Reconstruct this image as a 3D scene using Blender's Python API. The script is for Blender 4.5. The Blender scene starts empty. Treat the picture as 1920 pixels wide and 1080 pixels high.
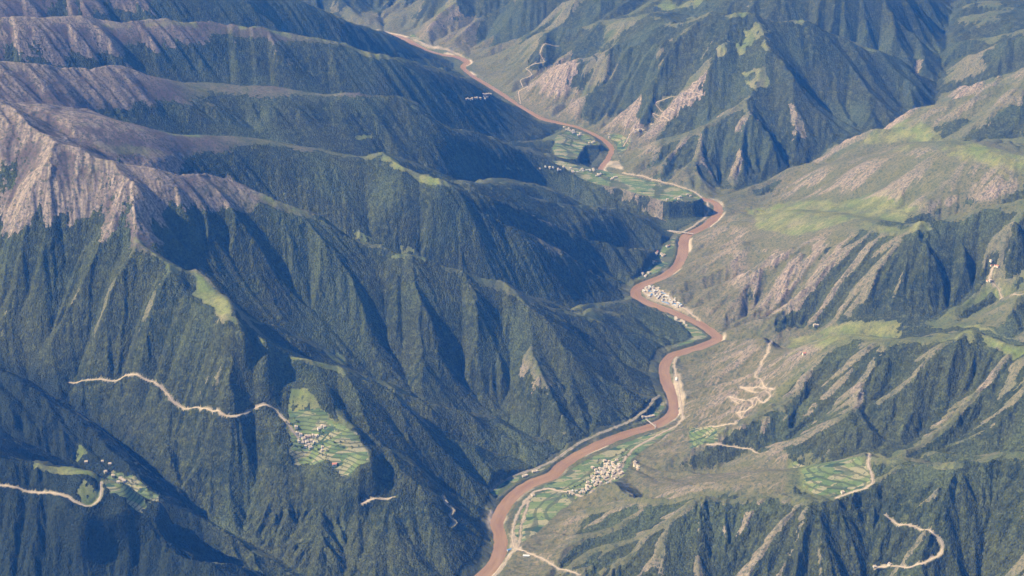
import bpy, math, random
import numpy as np
from mathutils import Vector

# ------------------------------------------------------------------ camera, sky, sun, exposure
S = bpy.context.scene
COL = S.collection
CAM_H, PITCH, FPX = 5000.0, math.radians(25.0), 3413.3
cam_d = bpy.data.cameras.new("camera")
cam_d.lens = 64.0; cam_d.sensor_width = 36.0
cam_d.clip_start = 10.0; cam_d.clip_end = 90000.0
cam = bpy.data.objects.new("camera", cam_d); COL.objects.link(cam)
cam.location = (0, 0, CAM_H); cam.rotation_euler = (math.radians(90) - PITCH, 0, 0)
S.camera = cam

SUN_EL, SUN_AZ = math.radians(43), math.radians(-99)      # azimuth clockwise from +Y (view direction)
SUN_DIR = Vector((math.sin(SUN_AZ) * math.cos(SUN_EL), math.cos(SUN_AZ) * math.cos(SUN_EL), math.sin(SUN_EL)))
W = bpy.data.worlds.new("World"); S.world = W; W.use_nodes = True
nt = W.node_tree; bg = nt.nodes["Background"]
sky = nt.nodes.new("ShaderNodeTexSky"); sky.sky_type = 'NISHITA'; sky.sun_disc = False
sky.sun_elevation = SUN_EL; sky.sun_rotation = SUN_AZ; sky.altitude = 3000
nt.links.new(sky.outputs[0], bg.inputs[0]); bg.inputs[1].default_value = 0.095
sl = bpy.data.lights.new("sun", 'SUN'); sl.energy = 4.8; sl.angle = math.radians(0.5); sl.color = (1.0, 0.93, 0.82)
so = bpy.data.objects.new("sun", sl); COL.objects.link(so)
so.rotation_euler = (-SUN_DIR).to_track_quat('-Z', 'Y').to_euler(); so.location = (-3000, 6000, 9000)
S.view_settings.view_transform = 'Standard'; S.view_settings.look = 'None'
S.view_settings.exposure = 0.76; S.view_settings.gamma = 1.0
S.cycles.use_denoising = True
S.cycles.max_bounces = 4; S.cycles.diffuse_bounces = 2; S.cycles.volume_bounces = 0
F32 = np.float32

# ------------------------------------------------------------------ the surveyed lines of the valley
cP, sP = math.cos(PITCH), math.sin(PITCH)
def ray(px, py):
    a, b = (px - 960.0), (540.0 - py)
    d = np.array((a, FPX * cP + b * sP, -FPX * sP + b * cP)); return d / np.linalg.norm(d)
def at(px, py, z):                                    # a point at height z seen in that direction
    d = ray(px, py); k = (z - CAM_H) / d[2]; return (d[0] * k, d[1] * k, float(z))
def yz(px, Y, z):                                     # a point at ground distance Y, height z
    dep = Y * cP + (CAM_H - z) * sP; return ((px - 960.0) / FPX * dep, float(Y), float(z))
def pts(L, f): return [f(*p) for p in L]

RIVER = pts([(850,1230,0),(868,1150,0),(890,1098,0),(908,1078,0),(926,1058,0),(938,1030,0),(938,1003,0),(931,982,0),(944,953,0),(965,927,0),(998,906,0),
  (1035,892,0),(1055,872,0),(1090,850,0),(1130,831,0),(1180,812,0),(1225,799,0),(1250,786,0),(1264,769,0),(1262,745,0),(1251,720,0),
  (1246,700,0),(1248,681,0),(1262,666,0),(1285,659,0),(1315,650,0),(1345,634,0),(1318,611,0),(1290,598,0),(1260,585,0),(1226,573,0),
  (1201,562,0),(1191,550,0),(1197,539,0),(1218,529,0),(1243,519,0),(1262,506,0),(1275,490,0),(1281,470,0),(1282,453,0),(1290,440,0),
  (1322,424,0),(1343,405,0),(1347,390,0),(1337,379,0),(1300,369,0),(1240,355,0),(1180,341,0),(1128,322,0),(1140,298,0),(1147,280,0),(1134,264,0),
  (1110,250,0),(1080,238,0),(1046,230,0),(1015,222,0),(985,205,0),(958,188,0),(938,174,0),(915,160,0),(885,142,0),(868,126,0),(876,117,0),
  (860,108,0),(830,103,0),(800,95,0),(775,82,0),(760,73,0),(735,66,0),(690,58,0),(600,45,0),(480,30,0),(300,0,0)], at)

RIDGES = [
 # left bank, near to far
 pts([(-420,560,1100),(-150,620,930),(0,648,800),(70,690,740),(150,745,640),(220,800,550),(285,880,450),(345,925,390),(400,965,330),(440,992,265),(470,1032,180),(484,1085,110)], at),
 pts([(-200,790,980),(0,835,860),(150,868,770),(235,900,690),(300,960,590),(400,1040,460),(470,1100,370)], at),
 pts([(240,302,1470),(235,370,1330),(258,425,1210),(330,478,1110),(385,530,1030),(430,580,985),(456,615,920),(540,645,800),(630,668,700),(690,725,600),(735,800,470),(780,890,330),(830,990,190),(858,1060,80)], at),
 pts([(258,425,1210),(340,475,1040),(435,540,890),(520,575,780),(600,600,680),(650,635,600),(750,695,430),(840,755,275),(925,775,150),(1036,858,18)], at),
 pts([(940,513,640),(985,590,500),(1030,680,330),(1060,760,170),(1080,815,45)], at),
 pts([(-500,90,1850),(-250,130,1750),(-80,170,1700),(20,195,1640),(45,222,1600),(100,262,1540),(200,288,1490),(300,292,1420),(350,305,1340),(440,332,1210),(500,362,1120),(570,378,1060),(640,430,935),
      (690,445,885),(760,467,815),(800,480,775),(870,508,695),(940,513,640),(1000,550,500),(1100,592,290),(1200,632,110),(1234,665,12)], at),
 pts([(20,195,1640),(100,208,1550),(165,215,1480),(250,213,1440),(330,225,1300),(430,230,1200),(540,243,1130),(620,247,1090),(700,264,1040),(765,310,950),(830,325,930),(900,330,870),(968,320,800),
      (1010,340,700),(1060,362,550),(1120,375,390),(1187,392,200),(1245,432,8)], at),
 pts([(880,335,890),(880,383,760),(950,415,620),(1017,442,460),(1090,480,260),(1150,512,90),(1178,538,5)], at),
 pts([(-500,60,1750),(-200,100,1650),(0,112,1573),(130,115,1500),(300,120,1280),(380,133,1190),(490,135,1140),(530,133,1130),(620,150,1080),(720,157,1020),(760,165,980),(810,212,860),(845,220,800),(900,240,640),(960,262,430),(1010,280,230),(1036,292,110)], at),
 pts([(-500,0,1700),(-200,20,1620),(0,28,1546),(130,24,1480),(250,27,1390),(340,29,1320),(420,38,1250),(480,41,1210),(560,54,1140),(640,70,1060),(700,94,960),(760,104,850),(830,122,640),(880,144,440),(950,190,140),(1003,217,5)], at),
 pts([(-500,-80,1650),(0,-70,1564),(200,-65,1450),(400,-60,1312),(580,-15,1000),(640,8,900),(700,45,560),(752,76,10)], at),
 [yz(-600,17500,1500), yz(200,17000,1350), yz(500,17200,1000), yz(640,17300,500)],
 # right bank, near to far
 pts([(1040,985,45),(1100,950,185),(1160,931,260),(1210,921,315),(1300,915,390),(1400,925,460),(1450,935,480),(1560,935,515),(1640,905,570),(1700,880,620),(1800,865,690),(1920,850,770),(2400,800,1050)], at),
 pts([(1380,880,450),(1480,845,540),(1600,850,560),(1690,858,590)], at),
 pts([(1272,672,6),(1350,642,90),(1400,630,200),(1480,615,400),(1570,600,620),(1690,595,826),(1810,600,900),(1920,625,950),(2400,680,1100)], at),
 pts([(1580,622,645),(1480,700,430),(1440,745,350),(1390,790,260),(1340,830,180),(1225,872,60)], at),
 pts([(1890,640,900),(1870,690,760),(1780,760,620),(1695,842,480)], at),
 pts([(1352,404,12),(1400,385,220),(1480,378,420),(1560,380,600),(1640,390,740),(1700,398,800),(1760,405,820),(1800,415,800),(1870,370,950),(1920,362,1000),(2400,330,1200)], at),
 pts([(1900,420,860),(1930,480,700),(1860,520,560),(1790,588,400)], at),
 pts([(1420,373,30),(1480,330,200),(1540,290,380),(1600,265,560),(1700,243,780),(1760,252,830),(1830,268,880),(1920,288,950),(2400,320,1200)], at),
 pts([(1607,245,450),(1707,187,650),(1773,163,720),(1913,133,900),(2300,80,1200)], at),
 pts([(1770,104,480),(1830,65,700),(1920,30,1000),(2300,-60,1300)], at),
 pts([(965,196,4),(985,147,150),(1060,90,450),(1160,32,800),(1200,24,880),(1270,5,1000),(1350,2,1010),(1430,5,1000),(1480,20,930),(1560,50,800),(1650,80,690),(1705,95,640),(1720,132,570),(1727,155,420)], at),
 pts([(1430,5,1000),(1440,60,880),(1445,150,640),(1330,200,430),(1260,230,300),(1190,270,110),(1160,300,10)], at),
 pts([(1350,10,1000),(1350,70,830),(1340,110,720),(1270,140,550),(1180,190,250),(1112,234,20)], at),
 pts([(1445,150,640),(1490,230,470),(1560,300,260)], at),
 [yz(1400,14900,900), yz(1560,14700,1050), yz(1650,14800,1000), yz(1740,15300,800), yz(1775,16000,650), yz(2000,16500,1100)],
 pts([(768,66,12),(800,40,160),(850,5,300),(900,-100,660)], at),
 pts([(892,120,12),(960,85,150),(1040,20,500),(1100,-60,800)], at),
 [yz(900,17030,660), yz(1100,16500,900), yz(1300,16800,1100), yz(1700,17500,1200), yz(2300,18000,1300)],
]
VALLEYS = [
 [yz(-500,8900,950), yz(-200,8650,780), yz(0,8470,640), yz(120,8290,490), yz(220,8130,375), yz(345,7800,265), yz(400,7690,210), yz(480,7530,95), yz(600,7250,70), yz(800,7150,30), yz(872,7130,0)],
 [yz(-600,7000,500), yz(-200,6700,250), yz(200,6450,90), yz(500,6400,50), yz(860,6500,0)],
 [yz(300,8960,1150), yz(340,8960,1000), yz(435,8940,790), yz(520,8920,660), yz(600,8950,540), yz(700,8870,400), yz(850,8790,200), yz(940,8860,90), yz(1035,8690,10), at(1060,869,0)],
 [yz(60,9900,1500), yz(150,9750,1400), yz(300,9680,1230), yz(400,9960,1000), yz(550,10130,800), yz(700,10000,620), yz(800,9950,510), yz(940,9990,330), yz(1060,10150,150), yz(1170,10500,12), at(1190,552,0)],
 [yz(890,10560,720), yz(1000,10750,480), yz(1100,11000,230), yz(1200,11250,60), yz(1240,11300,8), at(1262,503,0)],
 [yz(-400,10900,1500), yz(0,10200,1400), yz(200,10700,1230), yz(400,10900,900), yz(700,11000,640), yz(830,11250,520), yz(950,11750,330), yz(1050,12060,130), yz(1100,11990,70), yz(1150,11940,28), yz(1245,11850,8), yz(1280,11780,0)],
 [yz(-400,11500,1400), yz(0,11250,1200), yz(400,11950,850), yz(700,12150,620), yz(850,12500,420), yz(950,12950,200), yz(1010,13300,60), at(1060,236,0)],
 [yz(-400,12500,1350), yz(0,12300,1200), yz(400,13100,850), yz(640,13400,520), yz(760,14300,200), yz(850,14900,30), at(888,144,0)],
 [yz(0,14500,1100), yz(400,14800,800), yz(600,16000,300), at(700,35,0)],
 # right bank
 [yz(860,6800,0), yz(1000,6950,15), yz(1300,6950,40), yz(1600,6800,90), yz(1920,6600,180), yz(2300,6400,300)],
 [at(1188,855,40), yz(1235,8310,78), yz(1300,8160,175), yz(1400,8020,270), yz(1480,7990,350), yz(1600,7960,420), yz(1700,7900,450), yz(1800,7750,520), yz(1920,7600,600), yz(2300,7300,800)],
 [at(1346,630,0), yz(1350,9950,6), yz(1450,9800,60), yz(1560,9600,150), yz(1690,9300,300), yz(1800,9150,400), yz(1920,8950,520), yz(2300,8700,750)],
 [at(1345,384,0), yz(1390,12000,20), yz(1440,11800,130), yz(1560,11300,340), yz(1700,10650,480), yz(1800,10700,600), yz(1920,10600,700), yz(2300,10300,900)],
 [at(1335,373,0), yz(1420,12500,30), yz(1500,12600,100), yz(1600,12800,200), yz(1700,13050,230), yz(1748,13500,250), yz(1765,14200,330), yz(1778,15000,450), yz(1790,15800,520)],
 [yz(1640,12300,400), yz(1800,12000,560), yz(1920,11850,700), yz(2300,11500,900)],
 [yz(1760,13800,290), yz(1850,13500,520), yz(2000,13500,750), yz(2300,13300,950)],
 [at(1147,290,0), yz(1140,13350,10), yz(1200,13330,120), yz(1280,13230,350), yz(1380,13200,560)],
 [at(1015,222,0), yz(1000,14150,5), yz(1080,14080,150), yz(1180,13900,400), yz(1280,13700,650)],
 [at(868,126,0), yz(880,15700,20), yz(960,15750,150), yz(1100,15300,420), yz(1250,15000,600), yz(1400,14400,600), yz(1600,14300,450), yz(1760,14000,310)],
 [at(800,95,0), yz(830,16100,50), yz(900,16300,200), yz(1000,16600,400)],
]
# level ground: farmed terraces and river flats (outline, edge width in metres)
FLATS = [
 (pts([(1030,905,10),(1060,885,9),(1100,862,10),(1140,843,10),(1190,823,10),(1235,808,9),(1275,795,12),(1255,815,22),(1215,838,32),(1185,862,40),(1172,892,55),(1140,912,55),(1090,930,50),(1050,960,40),(1005,1002,25),(968,1022,14),(955,1010,8),(958,975,8),(970,940,8),(995,918,8)], at), 60),
 (pts([(915,925,14),(950,898,14),(1010,880,14),(1036,868,12),(1040,876,7),(1000,892,7),(960,912,7),(930,935,7)], at), 25),
 (pts([(1128,818,14),(1190,795,18),(1232,765,22),(1248,735,16),(1256,752,8),(1254,772,8),(1235,786,8),(1200,796,8),(1165,808,8)], at), 25),
 (pts([(1263,660,12),(1270,672,14),(1262,690,12),(1268,720,12),(1285,760,16),(1276,770,9),(1272,745,7),(1262,722,7),(1256,700,7),(1258,682,7)], at), 20),
 (pts([(1205,548,10),(1218,537,10),(1240,545,14),(1262,560,16),(1290,580,16),(1325,605,14),(1345,622,12),(1330,618,7),(1290,590,7),(1250,575,7),(1215,562,7)], at), 20),
 (pts([(1205,572,9),(1250,590,9),(1290,606,9),(1325,628,9),(1325,640,12),(1290,650,14),(1255,654,16),(1300,632,18),(1280,610,18),(1240,590,14)], at), 25),
 (pts([(1190,525,12),(1222,497,20),(1245,455,22),(1268,442,10),(1272,468,7),(1266,486,7),(1250,505,7),(1215,522,7)], at), 25),
 (pts([(1020,300,165),(1050,302,160),(1100,312,150),(1160,326,145),(1230,341,140),(1290,356,130),(1318,372,120),(1300,377,125),(1255,378,135),(1200,364,142),(1160,352,150),(1120,346,158),(1070,328,165)], at), 40),
 (pts([(1035,282,120),(1040,258,110),(1060,243,60),(1085,246,40),(1112,262,35),(1128,270,60),(1096,273,80),(1084,296,110),(1050,300,125)], at), 25),
 (pts([(1135,250,12),(1165,252,30),(1185,262,40),(1170,285,25),(1162,300,14),(1158,285,7),(1150,268,7)], at), 25),
 (pts([(765,68,10),(775,62,25),(800,80,22),(830,95,22),(870,104,18),(885,116,10),(860,100,6),(800,88,6)], at), 40),
 # grassy shoulders on the steep left bank
 (pts([(100,890,735),(160,880,755),(210,898,705),(300,935,600),(290,968,570),(200,960,640),(150,958,672),(110,932,705)], at), 70, 0),
 (pts([(366,500,1015),(390,515,1010),(428,558,988),(436,578,975),(456,616,925),(440,616,915),(405,588,935),(376,566,945),(358,552,955)], at), 70, 0),
 (pts([(536,718,610),(600,722,620),(655,785,545),(694,840,470),(694,868,435),(640,895,372),(560,875,365),(532,840,430),(527,790,510)], at), 110, 0),
]

# ------------------------------------------------------------------ noise
_rng = np.random.RandomState(7)
_perm = _rng.permutation(256).astype(np.int32); _perm = np.concatenate([_perm, _perm, _perm])
_ang = (_rng.rand(256) * 2 * math.pi); _gx = np.cos(_ang).astype(F32); _gy = np.sin(_ang).astype(F32)
_r1 = _rng.rand(256).astype(F32); _r2 = _rng.rand(256).astype(F32); _r3 = _rng.rand(256).astype(F32)
def hsh(ix, iy): return _perm[_perm[ix & 255] + (iy & 255)]
def noise(x, y, L, seed=0):                           # gradient noise, about -0.7..0.7
    x = (x / L + seed * 17.31).astype(F32); y = (y / L + seed * 5.77).astype(F32)
    xi = np.floor(x).astype(np.int32); yi = np.floor(y).astype(np.int32); fx = x - xi; fy = y - yi
    u = fx * fx * fx * (fx * (fx * 6 - 15) + 10); v = fy * fy * fy * (fy * (fy * 6 - 15) + 10)
    def g(i, j):
        h = hsh(xi + i, yi + j); return _gx[h] * (fx - i) + _gy[h] * (fy - j)
    a = g(0, 0); b = g(1, 0); c = g(0, 1); d = g(1, 1)
    a = a + u * (b - a); c = c + u * (d - c); return a + v * (c - a)
def fbm(x, y, L, n=4, seed=0, gain=0.5):
    s = 0; a = 1.0
    for k in range(n): s = s + a * noise(x, y, L / 2 ** k, seed + k * 3); a *= gain
    return s
def sst(a, b, x):
    t = np.clip((x - a) / (b - a), 0, 1); return t * t * (3 - 2 * t)

# ------------------------------------------------------------------ terrain grid: a fan whose cells grow with distance
A0, A1, NA = math.radians(-24.0), math.radians(24.0), 1201
R0, R1, NR = 5300.0, 24000.0, 2201
Q = 3                                                 # coarse step for the ridge and valley survey
ang = np.linspace(A0, A1, NA); lr = np.linspace(math.log(R0), math.log(R1), NR)
rr = np.exp(lr)
GX = (rr[:, None] * np.sin(ang)[None]).astype(F32); GY = (rr[:, None] * np.cos(ang)[None]).astype(F32)

def seglist(lines):
    a = []; b = []
    for L in lines:
        for p, q in zip(L[:-1], L[1:]): a.append(p); b.append(q)
    return np.array(a, F32), np.array(b, F32)
def survey(x, y, lines, p=4):
    A, B = seglist(lines); dm = np.full(x.shape, 1e18, F32); sw = np.zeros(x.shape, F32); sh = np.zeros(x.shape, F32)
    for (ax, ay, az), (bx, by, bz) in zip(A, B):
        ux, uy = bx - ax, by - ay; l2 = ux * ux + uy * uy + 1e-3
        t = np.clip(((x - ax) * ux + (y - ay) * uy) / l2, 0, 1)
        d2 = ((x - ax - t * ux) ** 2 + (y - ay - t * uy) ** 2) * 1e-6
        np.minimum(dm, d2, out=dm); w = math.sqrt(l2) / (d2 + 2e-5) ** 2.2
        sw += w; sh += w * (az + t * (bz - az))
    return np.sqrt(dm) * 1000, sh / sw
def line_dist(x, y, line, aux=None):                  # distance to a polyline and the nearest position along it
    dm = np.full(x.shape, 1e12, F32); s = np.zeros(x.shape, F32); acc = 0.0
    for (ax, ay, *_), (bx, by, *_) in zip(line[:-1], line[1:]):
        ux, uy = bx - ax, by - ay; l2 = ux * ux + uy * uy + 1e-3; l = math.sqrt(l2)
        t = np.clip(((x - ax) * ux + (y - ay) * uy) / l2, 0, 1)
        d2 = (x - ax - t * ux) ** 2 + (y - ay - t * uy) ** 2
        m = d2 < dm; dm = np.where(m, d2, dm); s = np.where(m, acc + t * l, s); acc += l
    return np.sqrt(dm), s
def poly_sd(x, y, P):                                 # signed distance, positive inside
    d2 = np.full(x.shape, 1e12, F32); ins = np.zeros(x.shape, bool); n = len(P)
    for i in range(n):
        ax, ay = P[i][:2]; bx, by = P[(i + 1) % n][:2]; ux, uy = bx - ax, by - ay
        t = np.clip(((x - ax) * ux + (y - ay) * uy) / (ux * ux + uy * uy + 1e-6), 0, 1)
        d2 = np.minimum(d2, (x - ax - t * ux) ** 2 + (y - ay - t * uy) ** 2)
        if by != ay:
            ins ^= ((ay > y) != (by > y)) & (x < ux * (y - ay) / (uy) + ax)
    d = np.sqrt(d2); return np.where(ins, d, -d)
def smooth_line(L, step=25.0):
    P = np.array([p[:2] for p in L], float); out = []
    for i in range(len(P) - 1):
        p0 = P[max(i - 1, 0)]; p1 = P[i]; p2 = P[i + 1]; p3 = P[min(i + 2, len(P) - 1)]
        n = max(1, int(np.linalg.norm(p2 - p1) / step))
        for k in range(n):
            t = k / n
            out.append(0.5 * (2 * p1 + (p2 - p0) * t + (2 * p0 - 5 * p1 + 4 * p2 - p3) * t * t + (3 * p1 - p0 - 3 * p2 + p3) * t ** 3))
    out.append(P[-1]); return np.array(out)
def window(x, y, P, pad):                             # rows and columns of the fan that a set of points can touch
    P = np.array([p[:2] for p in P]); r = np.hypot(P[:, 0], P[:, 1]); a = np.arctan2(P[:, 0], P[:, 1])
    i0 = int((math.log(max(r.min() - pad, R0)) - lr[0]) / (lr[1] - lr[0])); i1 = int((math.log(max(r.max() + pad, R0)) - lr[0]) / (lr[1] - lr[0])) + 2
    j0 = int((a.min() - pad / r.min() - A0) / (ang[1] - ang[0])); j1 = int((a.max() + pad / r.min() - A0) / (ang[1] - ang[0])) + 2
    return slice(max(i0, 0), max(min(i1, NR), 0)), slice(max(j0, 0), max(min(j1, NA), 0))

def upsample(c):                                      # coarse grid -> full grid, smooth in both directions
    def up(c, n):
        m = c.shape[0]; u = np.arange(n) / Q; i = np.minimum(u.astype(int), m - 2); f = (u - i)[:, None].astype(F32)
        g = lambda k: c[np.clip(i + k, 0, m - 1)]
        p0, p1, p2, p3 = g(-1), g(0), g(1), g(2)
        return 0.5 * (2 * p1 + (p2 - p0) * f + (2 * p0 - 5 * p1 + 4 * p2 - p3) * f * f + (3 * p1 - p0 - 3 * p2 + p3) * f ** 3)
    return up(up(c, NR).T.copy(), NA).T.copy().astype(F32)

cx, cy = GX[::Q, ::Q], GY[::Q, ::Q]
wx = cx + 38 * fbm(cx, cy, 420, 3, 1); wy = cy + 38 * fbm(cx, cy, 420, 3, 2)
dr, hr = survey(wx, wy, RIDGES); dv, hv = survey(wx, wy, VALLEYS + [RIVER])
T = dv / (dr + dv + 1.0)
z = hv + (hr - hv) * T ** 0.95
HAVE = z.copy()
T = upsample(T); Z = upsample(z); hr = upsample(hr)
x, y = GX, GY

def grad(z):                                          # slope of the fan surface in x and y
    dl = lr[1] - lr[0]; da = ang[1] - ang[0]
    zr = np.gradient(z, dl, axis=0) / rr[:, None]; za = np.gradient(z, da, axis=1) / rr[:, None]
    s, c = np.sin(ang)[None], np.cos(ang)[None]
    return (zr * s + za * c).astype(F32), (zr * c - za * s).astype(F32)
def blur(z, n, m=1):
    for _ in range(2):
        for ax, k in ((0, n), (1, m)):
            if k < 1: continue
            c = np.cumsum(np.pad(z, [(k + 1, k) if a == ax else (0, 0) for a in (0, 1)], mode='edge'), axis=ax, dtype=np.float64)
            z = ((c[2 * k + 1:] - c[:-2 * k - 1]) if ax == 0 else (c[:, 2 * k + 1:] - c[:, :-2 * k - 1])).astype(F32) / (2 * k + 1)
    return z

# ------------------------------------------------------------------ gullies and spurs carved along the fall line
def gullies(Z, x, y, gx, gy, octaves, fades, k0=0):
    for k, (L, amp) in enumerate(octaves):
        k += k0
        sl_ = np.sqrt(gx * gx + gy * gy) + 1e-5; px_, py_ = -gy / sl_, gx / sl_
        cell = L * 1.7; u = x / cell + 31.7 * k; v = y / cell + 11.3 * k
        ui = np.floor(u).astype(np.int32); vi = np.floor(v).astype(np.int32)
        sc = np.zeros_like(Z); ss = np.zeros_like(Z)
        for i in (-1, 0, 1):
            for j in (-1, 0, 1):
                h = hsh(ui + i, vi + j)
                dx = (u - (ui + i + 0.15 + 0.7 * _r1[h])) * cell; dy = (v - (vi + j + 0.15 + 0.7 * _r2[h])) * cell
                w = np.maximum(0, np.exp(-2.2 * (dx * dx + dy * dy) / (cell * cell)) - 0.02)
                ph = (dx * px_ + dy * py_) * (2 * math.pi / L) + _r3[h] * 1.6
                sc += w * np.cos(ph); ss += w * np.sin(ph)
        a = np.arctan2(ss, sc); tri = 1 - 2 * np.abs(a) / math.pi; prof = 0.65 * tri + 0.35 * np.cos(a)
        A = amp * L * sst(0.1, 0.55, np.minimum(sl_, 0.9)) * fades[k - k0]
        A = A * (0.55 + 0.9 * np.clip(noise(x, y, 900, 9 + k) + 0.35, 0, 1))
        Z = Z + A * prof
        ds = -A * (2 / math.pi) * np.sin(a) * (2 * math.pi / L) * 1.0
        gx = gx + ds * px_; gy = gy + ds * py_
    return Z

# running water on every second point of the fan: each cell drains to its lowest neighbour, streams cut down in
# proportion to the ground they drain, and no slope may stand steeper than the rock allows
import heapq
E = 2
ex, ey = GX[::E, ::E], GY[::E, ::E]; er = rr[::E]; eT = T[::E, ::E]; n0, n1 = ex.shape
edge = sst(0.0, 0.16, 1 - eT) * sst(0.0, 0.12, eT); relief = 0.3 + 0.7 * np.clip(hr[::E, ::E] / 300, 0, 1)
g0, g1 = grad(blur(Z, 9, 9)); g0 = g0[::E, ::E]; g1 = g1[::E, ::E]
BS = np.sqrt(g0 * g0 + g1 * g1)
soft_ = 0.62 + 0.38 * sst(-100, 500, ex - np.interp(ey, *zip(*sorted((p[1], p[0]) for p in RIVER))))
eZ = gullies(Z[::E, ::E].copy(), ex, ey, g0, g1, ((520, 0.07), (240, 0.06), (110, 0.05)), (edge * relief * soft_, edge * relief * soft_, edge * soft_))
eZ = eZ + 4 * fbm(ex, ey, 90, 3, 61)
def hit(px, py, g=None, rmin=None):                   # where the line of sight of a picture point meets the ground
    g = HAVE if g is None else g; st = (NR - 1) // (g.shape[0] - 1)
    d = ray(px, py); hl = math.hypot(d[0], d[1]); a = math.atan2(d[0], d[1])
    r = np.exp(lr[::st]); zr = CAM_H + d[2] / hl * r
    u = np.clip((a - A0) / (ang[st] - ang[0]), 0, g.shape[1] - 1.001); j = int(u); f = u - j
    zg = g[:, j] * (1 - f) + g[:, j + 1] * f; i = int(np.argmax(zr < zg))
    if i == 0: return at(px, py, 0)
    t = (zr[i - 1] - zg[i - 1]) / (zr[i - 1] - zg[i - 1] - zr[i] + zg[i] + 1e-6)
    q = r[i - 1] + t * (r[i] - r[i - 1]); return (q * math.sin(a), q * math.cos(a), zg[i - 1] + t * (zg[i] - zg[i - 1]))
CARVE = [   # single gullies (-) and spurs (+) that stand out: line of sight, depth, half width
 ([(500,735),(490,800),(470,890),(428,985)], -55, 95), ([(420,770),(412,860),(405,930)], 40, 90), ([(348,800),(345,850),(332,905)], -35, 70),
 ([(215,440),(185,520),(150,610),(132,700)], -60, 110), ([(683,455),(707,547),(750,637),(768,703)], -65, 110), ([(640,445),(668,540),(700,640)], 40, 90),
 ([(815,520),(830,560),(857,615),(870,693)], -55, 95), ([(935,540),(947,590),(975,670),(985,720)], -45, 80), ([(930,520),(905,600),(895,690)], 45, 90), ([(1010,600),(1022,650),(1058,715)], -50, 80),
 ([(350,350),(375,400),(425,455)], -45, 80), ([(700,720),(760,800),(800,870)], -30, 80),
 ([(775,420),(790,470)], -40, 90), ([(905,400),(930,450)], -40, 80), ([(1100,400),(1150,450),(1190,480)], -40, 80),
 ([(1500,690),(1490,760),(1480,830)], -35, 70), ([(1600,650),(1640,740),(1670,830)], -50, 90), ([(1690,620),(1600,720),(1560,830)], 40, 90),
 ([(1640,430),(1600,500),(1570,590)], -45, 100), ([(1800,440),(1780,520),(1740,590)], -50, 100),
 ([(1500,190),(1540,260),(1545,300)], -50, 90), ([(1470,170),(1500,250),(1530,320)], 50, 90), ([(1400,190),(1420,260),(1410,350)], 40, 100), ([(1340,220),(1350,300),(1340,350)], -40, 100)]
for L, dep, wid in CARVE:
    P = [hit(*p) for p in L]; d, s_ = line_dist(ex, ey, P); tot = sum(math.dist(p[:2], q[:2]) for p, q in zip(P[:-1], P[1:]))
    eZ = eZ + dep * np.clip(1 - d / wid, 0, 1) * sst(0, 0.25, s_ / tot)
eRD = line_dist(ex, ey, RIVER[::1])[0]
outlet = (eRD < 40); outlet[0] = outlet[-1] = True; outlet[:, 0] = outlet[:, -1] = True
eZ = np.where(eRD < 40, 0, np.maximum(eZ, 2.0)).astype(np.float64)
def drain_fill(z):                                    # raise every hollow until it spills
    zf = z.ravel().tolist(); n = n0 * n1; done = bytearray(n); h = []
    for i in np.flatnonzero(outlet.ravel()).tolist(): heapq.heappush(h, (zf[i], i)); done[i] = 1
    nb = (-n1 - 1, -n1, -n1 + 1, -1, 1, n1 - 1, n1, n1 + 1); pop, push = heapq.heappop, heapq.heappush
    while h:
        v, i = pop(h); v += 0.02
        for d in nb:
            j = i + d
            if 0 <= j < n and not done[j]:
                done[j] = 1
                if zf[j] < v: zf[j] = v
                push(h, (zf[j], j))
    return np.array(zf).reshape(n0, n1)
dA = (er * (lr[E] - lr[0]))[:, None]; dB = (er * (ang[E] - ang[0]))[:, None]
AREA = np.broadcast_to(dA * dB, (n0, n1)).ravel()
SC = np.maximum(0.70 + 0.22 * fbm(ex, ey, 700, 3, 71), BS * 1.06 + 0.05).ravel()
IDX = np.arange(n0 * n1).reshape(n0, n1)
NB = [(a, b) for a in (-1, 0, 1) for b in (-1, 0, 1) if a or b]
NITER, KE = 14, 0.0034 * (0.65 + 0.35 * (soft_.ravel() - 0.62) / 0.38)
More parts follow.
